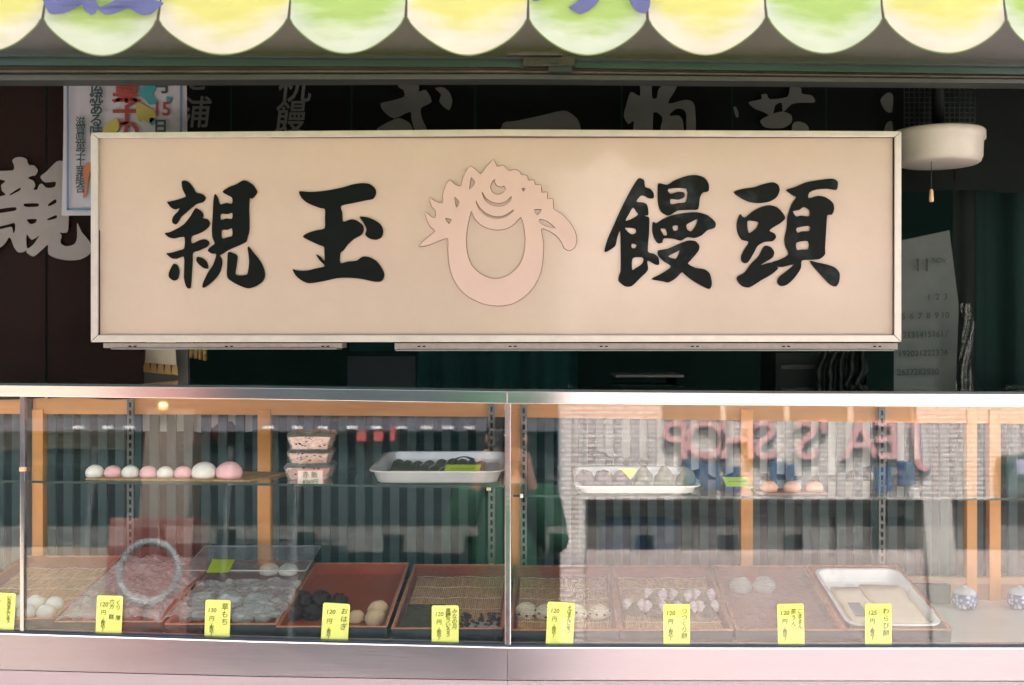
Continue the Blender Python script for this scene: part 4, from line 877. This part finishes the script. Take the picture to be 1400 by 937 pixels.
for n_, (px, wd) in enumerate(((130,25),(154.5,24),(178.5,24.5),(203,24),(226.5,23.5),(250.5,24.5),(279,34.5),(313,36))):
    r = wd/2*(D+.135)/F; k = ('bigw' if n_ % 2 == 0 else 'bigp')
    sweet(k, sp(px, .135, .0042), r, bl[n_], 'bun', 'bun', 'pink and white buns in a row on the left shelf', zs_=1.12 if n_ < 6 else 1.08)
rice = mat('red_rice', (.50,.24,.18), .6, 0, .3, 160, .8, 220, col2=(.78,.52,.40)); bean2 = mat('azuki_bean', (.07,.02,.02), .4)
def ricepack(px, Y, z0, wpx, hpx, label):
    s = (D+Y)/F; w = wpx*s; h = hpx*s; X = P(px, 0, Y).x; t = thing('rice_pack', label, 'food pack', (X, Y+.04, z0), 'stacked clear packs of red rice')
    def tr(w0, w1, d0, d1, za, zb, lid=False):
        V = [(X-w0/2, Y+.04-d0/2, za), (X+w0/2, Y+.04-d0/2, za), (X+w0/2, Y+.04+d0/2, za), (X-w0/2, Y+.04+d0/2, za), (X-w1/2, Y+.04-d1/2, zb), (X+w1/2, Y+.04-d1/2, zb), (X+w1/2, Y+.04+d1/2, zb), (X-w1/2, Y+.04+d1/2, zb)]
        return V, [(0,1,2,3),(0,1,5,4),(1,2,6,5),(2,3,7,6),(3,0,4,7)]+([(4,5,6,7)] if lid else [])
    v, f = tr(w*.80, w*.96, .07, .08, z0, z0+h*.72); mobj('pack_base', v, f, pack, t)
    v, f = tr(w, w*.86, .084, .074, z0+h*.74, z0+h*.98, True); mobj('pack_lid', v, f, pack, t)
    bmx = bmesh.new(); v, f = tr(w*.74, w*.88, .066, .074, z0+.002, z0+h*.70, True); vs = [bmx.verts.new(q) for q in v]
    for q in f: bmx.faces.new([vs[i] for i in q])
    bmesh.ops.subdivide_edges(bmx, edges=bmx.edges[:], cuts=12, use_grid_fill=True)
    for q in bmx.verts: q.co += Vector((noise.noise(q.co*300), noise.noise(q.co*300+Vector((9,0,0))), noise.noise(q.co*260+Vector((0,9,0)))))*.0022
    for q in bmx.verts: q.co -= LOC[t.name]
    me = bpy.data.meshes.new('red_rice'); bmesh.ops.recalc_face_normals(bmx, faces=bmx.faces); bmx.to_mesh(me); bmx.free(); me.materials.append(rice); link('red_rice', me, t)
    for k in range(12):
        o = bpy.data.objects.new('azuki_bean', bm_); C.objects.link(o); o.parent = t; q = random.uniform(-.4, .4)
        o.location = Vector((X+q*w*.85, Y+.003+random.uniform(0,.002), z0+h*random.uniform(.15,.68)))-LOC[t.name]; o.scale = (.003,.002,.0022)
    return t
z = sp(418, .14, 0).z
ricepack(420, .14, z+.0005, 66, 24, 'bottom pack of red rice behind the price label'); ricepack(421, .142, z+.0362, 60, 21, 'middle pack of red rice in the stack'); ricepack(422, .144, z+.0685, 62, 25, 'topmost pack of red rice with a dented clear lid')
Y = .108; a = P(406, 665, Y); s = (D+Y)/F
t = thing('rice_label', 'white card with pink border pricing the red rice', 'price card', a, local=True)
box('card', 0, 36.5*s, 0, .001, 0, 23*s, mat('pink_card', (.70,.25,.24), .6), t)
box('card_face', 1.6*s, 34.9*s, -.0004, .0005, 1.8*s, 21.2*s, mat('pale_card', (.72,.62,.55), .6), t)
text('handwriting', '赤 飯', 9.5*s, (18*s, -.001, 20*s), tagink, t, offset=.0); text('handwriting', '¥360円', 7*s, (18*s, -.001, 9.5*s), tagink, t, offset=0, shear=.2)
# steel tray on left shelf
Mx = Matrix.Translation(sp(503, .09, .0008)) @ Matrix.Rotation(math.radians(3.6), 4, 'X')
wS = (687-502)*(D+.09)/F
vat('steel_tray', 'shallow steel tray with dark leaf wrapped sweets at the right of the left shelf', Mx, wS, .275, .028, stl, splay=.010, rad=.035)
leaf = mat('dark_leaf', (.085,.095,.05), .45, 0, .4, 20, .5, 60, stretch=(1,4,1))
for k in range(9):
    x = wS*(.12+.085*k); L = []
    def lf(u, v, x=x, k=k): 
        return Mx @ Vector((x+.018*(u-.5)*1.3+.004*math.sin(v*3+k), .035+v*.20, .010+.005*math.sin(math.pi*u)+.003*math.sin(v*9+k)))
    o = sheet('leaf_wrapped_sweet', lf, 8, 14, leaf); tag(o, '%s dark leaf wrapped sweet from the left in the steel tray' % ORD[k], 'leaf wrapped sweet', 'leaf wrapped sweets in the steel tray')
dl = mat('dark_purple_leaf', (.05,.05,.08), .4, 0, .4, 30, .5)
tag(sheet('curled_leaf', lambda u, v: Mx @ Vector((wS*(.60+.16*u), .10+.03*v, .030+.012*math.sin(math.pi*u)*(1-v*.5)+.004*v)), 12, 6, dl), 'dark curled leaf sticking up behind the green label', 'leaf')
def lbl(x0, x1, x2, x3, y0, y1, Y0, Y1, label):
    V = [P(x0, y0, Y0), P(x1, y0, Y0), P(x2, y1, Y1), P(x3, y1, Y1)]; V += [p+Vector((0,.0006,.0008)) for p in V]
    o = mobj('green_label', V, [(0,1,2,3),(4,5,6,7),(0,1,5,4),(1,2,6,5),(2,3,7,6),(3,0,4,7)], lime); tag(o, label, 'label')
    tube('handwriting', [lerp(V[0], V[3], .5)+(V[1]-V[0])*(.15+.7*i/14)+Vector((0,-.0006,.0012+.0012*((i*7) % 3-1))) for i in range(15)], .0004, tagink, o, 4)
lbl(606, 654, 658, 610, 647.5, 636, .13, .17, 'lime green label with dark writing in the steel tray')
# right shelf
Mr = Matrix.Translation(sp(787, .09, .0008)) @ Matrix.Rotation(math.radians(4.2), 4, 'X'); wR = (957-786)*(D+.09)/F
vat('white_tray', 'white tray of six wrapped dumplings at the left of the right shelf', Mr, wR, .24, .018, enam, splay=.008, rad=.025)
gd = mat('green_grey_wrapper', (.20,.215,.15), .5, 0, .35, 30, .5, 60); pd = mat('purple_grey_wrapper', (.17,.13,.135), .5, 0, .35, 30, .5, 60)
for n_, (px, m_, l) in enumerate(((800,pd,'leftmost wrapped dumpling in the white tray'),(825,pd,'wrapped dumpling, second from the left in the white tray'),(851,pd,'wrapped dumpling just left of the yellow tip label'),(880,gd,'greenish wrapped dumpling right of the yellow tip label'),(908,gd,'pointed green wrapped dumpling, second from the right'),(938,gd,'rightmost wrapped dumpling in the white tray'))):
    o = bpy.data.objects.new('wrapped_dumpling', blob('wrapped_dumpling', m_, seed=40+n_, nz=.09, zsc=1.0, pinch=.35 if n_ > 2 else .05)); C.objects.link(o); r = 14.6*(D+.13)/F
    o.location = sp(px, .150, .006); o.scale = (r, r, r*1.2); tag(o, l, 'dumpling', 'wrapped dumplings in the white tray')
V = [P(848,641,.115), P(872,641,.115), P(862,656,.112)]; V += [p+Vector((0,.0008,0)) for p in V]
tag(mobj('green_label', V, [(0,1,2),(3,4,5),(0,1,4,3),(1,2,5,4),(2,0,3,5)], mat('yellow_green_label', (.72,.72,.12), .6)), 'pointed yellow green label between the wrapped dumplings', 'label')
lbl(993, 1026, 1022, 988, 665.5, 653, .12, .15, 'lime green label lying on the right shelf between tray and persimmon sweets')
p0 = sp(1036, .11, .0006); p1 = sp(1132, .11, .0006)
V = [p0, p1, p1+Vector((0,.09,0)), p0+Vector((0,.09,0))]; V += [p+Vector((0,0,.0025)) for p in V]
tag(mobj('brown_board', V, [(0,1,2,3),(4,5,6,7),(0,1,5,4),(1,2,6,5),(2,3,7,6),(3,0,4,7)], mat('brown_tray_board', (.30,.16,.12), .5, 0, .2, 60)), 'thin brown board under the three persimmon shaped sweets', 'board')
ps = thing('persimmon_sweet', 'leftmost persimmon shaped orange sweet on the right shelf', 'sweet', (0,0,0), 'persimmon shaped sweets on the right shelf', local=True)
o = bpy.data.objects.new('dough', blob('persimmon', mpe, seed=50, nz=.03, zsc=.9)); C.objects.link(o); o.parent = ps
V = [(0,0,1.36)]+[((.42 if k % 2 else .16)*math.cos(k*math.pi/4), (.42 if k % 2 else .16)*math.sin(k*math.pi/4), 1.30-(.04 if k % 2 else 0)) for k in range(8)]
V += [(x, y, z-.06) for x, y, z in V]
Fc = [(0, k+1, (k+1) % 8+1) for k in range(8)]+[(9, (k+1) % 8+10, k+10) for k in range(8)]+[(k+1, (k+1) % 8+1, (k+1) % 8+10, k+10) for k in range(8)]
mobj('calyx', V, Fc, mst, ps); tube('stem', [(0,0,1.3),(.03,0,1.48)], .07, mst, ps, 6)
for n_, (px, l) in enumerate(((1051,None),(1083,'middle persimmon shaped orange sweet on the right shelf'),(1113,'rightmost persimmon shaped orange sweet on the right shelf'))):
    o = ps if n_ == 0 else copytree(ps)
    if l: o['label'] = l
    r = 12.3*(D+.14)/F; o.location = sp(px, .145, .0035); o.scale = (r, r, r*.92); o.rotation_euler = (0, 0, n_*.9)
# blue and white jars on the case floor
jw = bpy.data.materials.new('blue_white_porcelain'); jw.use_nodes = True; N = jw.node_tree.nodes; L = jw.node_tree.links
tc = N.new('ShaderNodeTexCoord'); vo = N.new('ShaderNodeTexVoronoi'); vo.inputs['Scale'].default_value = 110; ns = N.new('ShaderNodeTexNoise'); ns.inputs['Scale'].default_value = 70
mxv = N.new('ShaderNodeMath'); mxv.operation = 'MULTIPLY'; L.new(tc.outputs['Object'], vo.inputs[0]); L.new(tc.outputs['Object'], ns.inputs[0]); L.new(vo.outputs[0], mxv.inputs[0]); L.new(ns.outputs[0], mxv.inputs[1])
r_ = N.new('ShaderNodeValToRGB'); r_.color_ramp.elements[0].position = .15; r_.color_ramp.elements[1].position = .30; r_.color_ramp.elements[0].color = (.62,.66,.72,1); r_.color_ramp.elements[1].color = (.06,.13,.27,1)
L.new(mxv.outputs[0], r_.inputs[0]); L.new(r_.outputs[0], N['Principled BSDF'].inputs['Base Color']); N['Principled BSDF'].inputs['Roughness'].default_value = .15
for px, l in ((1319, 'small blue and white lidded jar on the case floor right of the trays'), (1394, 'small blue and white lidded jar cut by the right edge of the picture')):
    Y = .345; c = Vector((P(px, 0, Y).x, Y, zf(px)+.0005))
    t = thing('lidded_jar', l, 'jar', c, 'blue and white lidded jars')
    lathe('jar_body', [(.014,0),(.026,.004),(.030,.016),(.030,.028),(.026,.036)], c, jw, t, 32)
    lathe('jar_lid', [(.027,.0362),(.027,.040),(.022,.047),(.012,.051),(.006,.052),(.005,.055),(.001,.056)], c, mat('pale_porcelain', (.50,.53,.55), .2, 0, .15, 60), t, 32)

# ------------------------------------------------------------------ the street opposite, seen in the leaning glass
def RX(px, L): return (px-CX)/F*(D+L)
def RZ(py, L):
    s_ = (py-CY)/F; zh = 1.5-s_*2.43                    # eye ray meets the leaning glass, mirrored by twice its lean
    return zh+(L+.03)*math.tan(2*math.atan(.107)-math.atan(s_))
tile = bpy.data.materials.new('pinkish_white_tiles'); tile.use_nodes = True; N = tile.node_tree.nodes; Lk = tile.node_tree.links
tc = N.new('ShaderNodeTexCoord'); sx_ = N.new('ShaderNodeSeparateXYZ'); cb = N.new('ShaderNodeCombineXYZ'); Lk.new(tc.outputs['Object'], sx_.inputs[0]); Lk.new(sx_.outputs['X'], cb.inputs['X']); Lk.new(sx_.outputs['Z'], cb.inputs['Y'])
bk = N.new('ShaderNodeTexBrick'); bk.inputs['Scale'].default_value = 1; bk.inputs['Brick Width'].default_value = .23; bk.inputs['Row Height'].default_value = .052; bk.inputs['Mortar Size'].default_value = .013
bk.inputs['Color1'].default_value = (.70,.62,.60,1); bk.inputs['Color2'].default_value = (.64,.565,.55,1); bk.inputs['Mortar'].default_value = (.24,.22,.215,1); bk.inputs['Mortar Smooth'].default_value = .1
Lk.new(cb.outputs[0], bk.inputs[0]); Lk.new(bk.outputs[0], N['Principled BSDF'].inputs['Base Color']); N['Principled BSDF'].inputs['Roughness'].default_value = .45
LB = 10.0
tb = thing('tiled_shop_building', 'pinkish white tiled shop building with red lettering across the street, reflected in the right case', 'building', (3.2, -LB-2, 0))
x0 = RX(766, LB); X1 = RX(1760, LB); zt = RZ(683, LB); ztop = RZ(577, LB)
box('tiled_wall', x0, X1, -LB-.3, -LB, zt, ztop, tile, tb)
box('tiled_pillar', x0, RX(800, LB), -LB-.35, -LB+.02, .1, zt, tile, tb)
box('tiled_pillar', RX(1262, LB), RX(1300, LB), -LB-.35, -LB+.02, .1, zt, mat('grey_pillar', (.4,.38,.36), .7), tb)
box('tiled_wall', x0, RX(905, LB), -LB-.3, -LB, ztop+.002, 4.6, tile, tb); box('tiled_wall', RX(1262, LB), X1, -LB-.3, -LB, ztop+.002, 4.6, tile, tb)
box('tiled_wall', RX(905, LB)+.002, RX(1262, LB)-.002, -LB-.3, -LB, 4.4, 4.6, tile, tb)
box('window_glass', RX(905, LB), RX(1262, LB), -LB-.2, -LB-.16, ztop, 4.4, mat('dark_window', (.03,.04,.045), .1), tb)
for i in range(5): xw = lerp(RX(905, LB), RX(1262, LB), i/4); box('window_frame', xw-.03, xw+.03, -LB-.16, -LB-.1, ztop, 4.4, alu, tb)
box('shop_interior', x0, X1, -LB-1.1, -LB-1.0, .1, zt, mat('shop_back', (.55,.55,.56), .9, 0, .3, 3), tb)
box('shop_ceiling', x0, X1, -LB-1.1, -LB-.3, zt, zt+.1, mat('shop_ceiling_paint', (.35,.35,.35), .9), tb)
box('stall_riser', RX(801, LB), X1, -LB-.3, -LB-.05, .1, RZ(752, LB), mat('riser_paint', (.40,.34,.33), .8), tb)
redl = mat('faded_red_letters', (.50,.24,.25), .5); navy = mat('navy_letter_side', (.03,.05,.12), .5)
Mt = Matrix.Rotation(math.pi, 4, 'Z') @ Matrix.Rotation(math.pi/2, 4, 'X')
Wd = RX(1268, LB)-RX(908, LB); cap = (RZ(578, LB)-RZ(633, LB))
def signtext(nm2, dx, dy, dz, m, boldness):
    for ch, px in zip("JEA'SSHOP", (1254, 1214, 1177, 1128, 1103, 1047, 1008, 965, 925)):
        text(nm2, ch, cap*1.36, (RX(px, LB)+dx, -LB+dy, RZ(606, LB)+dz), m, tb, extrude=.03, rot=Mt, offset=boldness, vert='CENTER')
signtext('sign_letter_side', .03, .03, -.03, navy, .004); signtext('sign_letter', 0, .09, 0, redl, .003)
jean = mat('denim', (.04,.085,.17), .9, 0, .3, 12, .3)
for k, px in enumerate((948, 972, 1000, 1063, 1076, 1205, 1236)):
    X = RX(px, LB); Z = RZ(633+(k % 3)*4, LB); t = thing('hanging_jeans', '%s pair of blue jeans from the left under the reflected red lettering' % ORD[k], 'jeans', (X, -LB+.13, Z-.5), 'jeans hung on the shop front opposite')
    box('waist', X-.09, X+.09, -LB+.10, -LB+.16, Z-.10, Z, jean, t, bevel=.015); box('leg', X-.09, X-.005, -LB+.10, -LB+.16, Z-.27, Z-.101, jean, t, bevel=.015); box('leg', X+.005, X+.09, -LB+.10, -LB+.16, Z-.27, Z-.101, jean, t, bevel=.015)
for k, spx in enumerate((852, 880, 905, 985, 1142, 1168, 1240)):
    X = RX(spx, LB); Z = 1.78; c_ = [(.05,.09,.20),(.05,.08,.16),(.06,.11,.22),(.16,.16,.18),(.34,.34,.34),(.30,.30,.31),(.07,.07,.08)][k]
    nm3 = ('denim_shirt','navy_shirt','blue_shirt','grey_shirt','white_shirt','pale_shirt','black_shirt')[k]
    t = thing('hanging_shirt', '%s, %s from the left in the reflected open shop front' % (nm3.replace('_', ' '), ORD[k]), 'shirt', (X, -LB-.6, Z-.7), 'shirts hanging in the shop front opposite')
    mm = mat(nm3+'_cloth', c_, .9, 0, .15, 10, .2)
    box('torso', X-.16, X+.16, -LB-.64, -LB-.56, Z-.7, Z, mm, t, bevel=.03); box('sleeve', X-.24, X-.165, -LB-.64, -LB-.57, Z-.5, Z-.03, mm, t, bevel=.02); box('sleeve', X+.165, X+.24, -LB-.64, -LB-.57, Z-.5, Z-.03, mm, t, bevel=.02)
tw = thing('air_vent_box', 'dark grey box with a pale label on the tiled wall opposite, at the right edge', 'wall box', (RX(1390, LB), -LB+.1, RZ(680, LB)))
box('casing', RX(1366, LB), RX(1420, LB), -LB+.002, -LB+.25, RZ(681, LB), RZ(625, LB), mat('dark_casing', (.03,.06,.06), .5), tw, bevel=.02)
box('label_plate', RX(1381, LB), RX(1393, LB), -LB+.25, -LB+.26, RZ(652, LB), RZ(632, LB), mat('lilac_plate', (.35,.36,.5), .5), tw)
# left hand buildings
db = thing('dark_arcade_building', 'dark glazed building with a grey pillar across the street, reflected in the left case', 'building', (-3, -LB-2, 0))
box('dark_wall', -14, x0-.02, -LB-.6, -LB-.3, .1, RZ(588, LB)-.003, mat('shaded_teal_front', (.010,.020,.023), .8, 0, .5, 1.5), db)  # shade under the building's canopy is put into this dark colour
box('fascia_band', -14, x0-.02, -LB-.35, -LB-.1, RZ(588, LB), RZ(570, LB), mat('lavender_band', (.10,.095,.115), .6, 0, .2, 3), db)
box('upper_wall', -14, x0-.02, -LB-.5, -LB-.2, RZ(570, LB)+.002, 4.6, mat('brown_grey_wall', (.05,.042,.04), .8, 0, .3, 2), db)
box('pillar', RX(196, LB), RX(262, LB), -LB-.3, -LB+.1, .1, RZ(560, LB), mat('grey_beige_pillar', (.15,.125,.105), .8, 0, .15, 6, .4, 60), db)
box('pale_plinth', -14, RX(150, LB), -LB-.29, -LB-.06, .1, RZ(748, LB), mat('beige_plinth', (.30,.25,.20), .8, 0, .15, 3), db)
for k in range(0, 12, 3):
    X = RX(110+k*32, LB); box('window_mullion', X-.03, X+.03, -LB-.3, -LB-.26, .1, 2.55, mat('grey_mullion', (.05,.065,.07), .5), db)
for k, px in enumerate((95,136,166,360,400,435,476,510,545,580,610,640)):
    X = RX(px, LB); t = tag(box('shop_light', X-.055, X+.055, -LB-.10, -LB-.04, RZ(585, LB), RZ(582.5, LB), mat('lit_tube', (.9,.9,.9), .5, emit=(.9,.9,1), estr=.12)), '%s white lit tube from the left under the band of the dark building opposite' % ORD[k], 'light', 'small white tubes on the dark building')
tag(lathe('globe_lamp', [(.005,-.05),(.04,-.035),(.055,0),(.04,.035),(.005,.05)], (RX(222, LB), -LB+.2, RZ(559, LB)), mat('warm_globe', (1,.9,.6), .5, emit=(1,.72,.25), estr=1.0), None, 16), 'round warm yellow globe lamp lit on the grey pillar opposite', 'lamp')
rs = mat('red_signboard', (.40,.04,.035), .5)
for px0, px1, l in ((485,497,'left one of two small red square signs opposite'),(508.5,521,'right one of two small red square signs opposite'),(531,537,'narrow red sign right of the two red squares opposite')):
    tag(box('red_sign', RX(px0, LB), RX(px1, LB), -LB-.05, -LB-.0, RZ(603 if px0 < 530 else 602, LB), RZ(590 if px0 < 530 else 583, LB), rs), l, 'sign')
vm = thing('vending_machine', 'red vending machine before the grey pillar across the street', 'vending machine', (RX(208, LB-.5), -LB+.3, .1))
L2 = LB-.7; box('cabinet', RX(152, L2), RX(266, L2), -LB+.15, -L2, .12, RZ(708, L2), mat('red_cabinet', (.17,.065,.055), .35, 0, .15, 2), vm, bevel=.02)
box('display_window', RX(165, L2), RX(252, L2), -L2, -L2+.01, 1.25, RZ(722, L2), mat('red_dim_window', (.14,.04,.035), .1), vm)
RL = 8.5
rg = thing('ring_sign', 'pale grey ring on a thin post standing before the red vending machine', 'ring sign', (RX(210, RL), -RL, .1))
cx_, cz_, rr = RX(210, RL), RZ(782, RL), 40*(D+RL)/F
tube('ring', [(cx_+rr*math.cos(k*math.pi/20), -RL, cz_+rr*math.sin(k*math.pi/20)) for k in range(40)], .036, mat('pale_ring_paint', (.20,.215,.22), .5), rg, 8, closed=True)
tube('post', [(cx_, -RL, .1), (cx_, -RL, cz_-rr)], .018, greyrail, rg)

# ------------------------------------------------------------------ photographer reflected in the glass
def skinned(name, verts, edges, radii, m, parent, sub=1):
    me = bpy.data.meshes.new(name); off_ = LOC[parent.name]; me.from_pydata([Vector(v)-off_ for v in verts], edges, [])
    o = bpy.data.objects.new(name, me); C.objects.link(o); md = o.modifiers.new('s', 'SKIN'); md.use_smooth_shade = True
    for i, r in enumerate(radii):
        sv = me.skin_vertices[0].data[i]; sv.radius = (r, r) if not isinstance(r, tuple) else r; sv.use_root = (i == 0)
    sb = o.modifiers.new('b', 'SUBSURF'); sb.levels = sub; sb.render_levels = sub
    dg = bpy.context.evaluated_depsgraph_get(); m2 = bpy.data.meshes.new_from_object(o.evaluated_get(dg)); bpy.data.objects.remove(o)
    m2.name = name; m2.materials.clear(); m2.materials.append(m)
    for p in m2.polygons: p.use_smooth = True
    return link(name, m2, parent)
qx, qy = -.225, -2.80
pe = thing('person', 'person in a green jacket holding up a camera, reflected beside the steel post', 'person', (qx, qy, .1))
A = lambda x, y, z: (qx+x, qy+y, z)
skin = mat('skin', (.25,.14,.10), .5, 0, .08, 20, .1, 120); jac = mat('green_jacket', (.018,.062,.04), .7, 0, .2, 8, .5, 40); trs = mat('dark_trousers', (.02,.024,.035), .85, 0, .2, 12, .4, 60)
V = [A(0,0,.98), A(0,0,1.20), A(0,.0,1.38), A(0,.01,1.50), A(0,.02,1.58), A(0,.02,1.66), A(0,.015,1.75)]; E = [(i, i+1) for i in range(6)]; Rr = [(.09,.07),(.11,.085),(.14,.09),.055,(.07,.085),(.078,.095),(.06,.07)]
for sgn in (-1, 1):
    b = len(V); V += [A(sgn*.10,0,.92), A(sgn*.11,.01,.55), A(sgn*.12,-.01,.19), A(sgn*.13,.12,.145)]; E += [(0,b),(b,b+1),(b+1,b+2),(b+2,b+3)]; Rr += [.06,.05,.045,.04]
    b = len(V); V += [A(sgn*.18,0,1.39), A(sgn*.225,.09,1.14), A(sgn*.12,.17,1.44), A(sgn*.10,.18,1.51)]; E += [(2,b),(b,b+1),(b+1,b+2),(b+2,b+3)]; Rr += [.055,.043,.026,.032]
    for k in range(5):
        f = len(V); dx = (-.03+.018*k)
        if k < 4: V += [A(sgn*(.10+dx*.5), .205, 1.525+.012*k), A(sgn*(.075+dx*.3), .225, 1.535+.014*k), A(sgn*(.055+dx*.3), .215, 1.54+.014*k)]
        else: V += [A(sgn*.085, .17, 1.50), A(sgn*.065, .16, 1.505), A(sgn*.05, .165, 1.51)]
        E += [(b+3, f), (f, f+1), (f+1, f+2)]; Rr += [.010,.009,.008]
skinned('body', V, E, Rr, skin, pe)
V = [A(0,0,.86), A(0,0,1.10), A(0,0,1.36), A(0,.005,1.45)]; E = [(0,1),(1,2),(2,3)]; Rr = [(.20,.15),(.175,.135),(.185,.125),(.085,.08)]
for sgn in (-1, 1): b = len(V); V += [A(sgn*.19,0,1.39), A(sgn*.235,.09,1.14), A(sgn*.125,.165,1.43)]; E += [(2,b),(b,b+1),(b+1,b+2)]; Rr += [.085,.07,.048]
skinned('jacket', V, E, Rr, jac, pe, 2)
V = [A(0,0,1.02), A(0,0,.90)]; E = [(0,1)]; Rr = [(.17,.13),(.175,.135)]
for sgn in (-1, 1): b = len(V); V += [A(sgn*.10,0,.85), A(sgn*.11,.01,.55), A(sgn*.12,-.01,.22)]; E += [(1,b),(b,b+1),(b+1,b+2)]; Rr += [.105,.078,.062]
skinned('trousers', V, E, Rr, trs, pe, 2)
def ell(name, c, r, m, par):
    me = blob(name, m, nz=.03, zsc=1, flat=-2); o = link(name, me, par); 
    for v in me.vertices: v.co = Vector((v.co.x*r[0], v.co.y*r[1], (v.co.z-2)*r[2]))+Vector(A(*c))-LOC[par.name]
    return o
ell('hair', (0,-.012,1.70), (.092,.105,.095), mat('dark_hair', (.015,.011,.010), .6, 0, .3, 60, .6, 200, stretch=(4,4,.5)), pe)
for sgn in (-1, 1): ell('ear', (sgn*.088,.0,1.655), (.012,.022,.032), skin, pe); ell('shoe', (sgn*.13,.06,.135), (.05,.13,.04), ink, pe); ell('eye', (sgn*.032,.098,1.665), (.012,.008,.008), mat('eye_white', (.6,.6,.6), .3), pe)
ell('nose', (0,.115,1.635), (.014,.020,.022), skin, pe); ell('mouth', (0,.102,1.598), (.026,.009,.008), mat('lips', (.35,.12,.10), .5), pe)
camt = thing('camera_in_hands', 'small black film camera held at eye height by the reflected person', 'camera', A(0,.17,1.62))
v, f = boxv(qx-.065, qx+.065, qy+.155, qy+.19, 1.60, 1.68); mobj('camera_body', v, f, mat('camera_black', (.015,.015,.016), .4), camt, bevel=.006)
tube('lens', [A(0,.19,1.64), A(0,.225,1.64)], .026, mat('lens_black', (.01,.01,.012), .2), camt, 20)
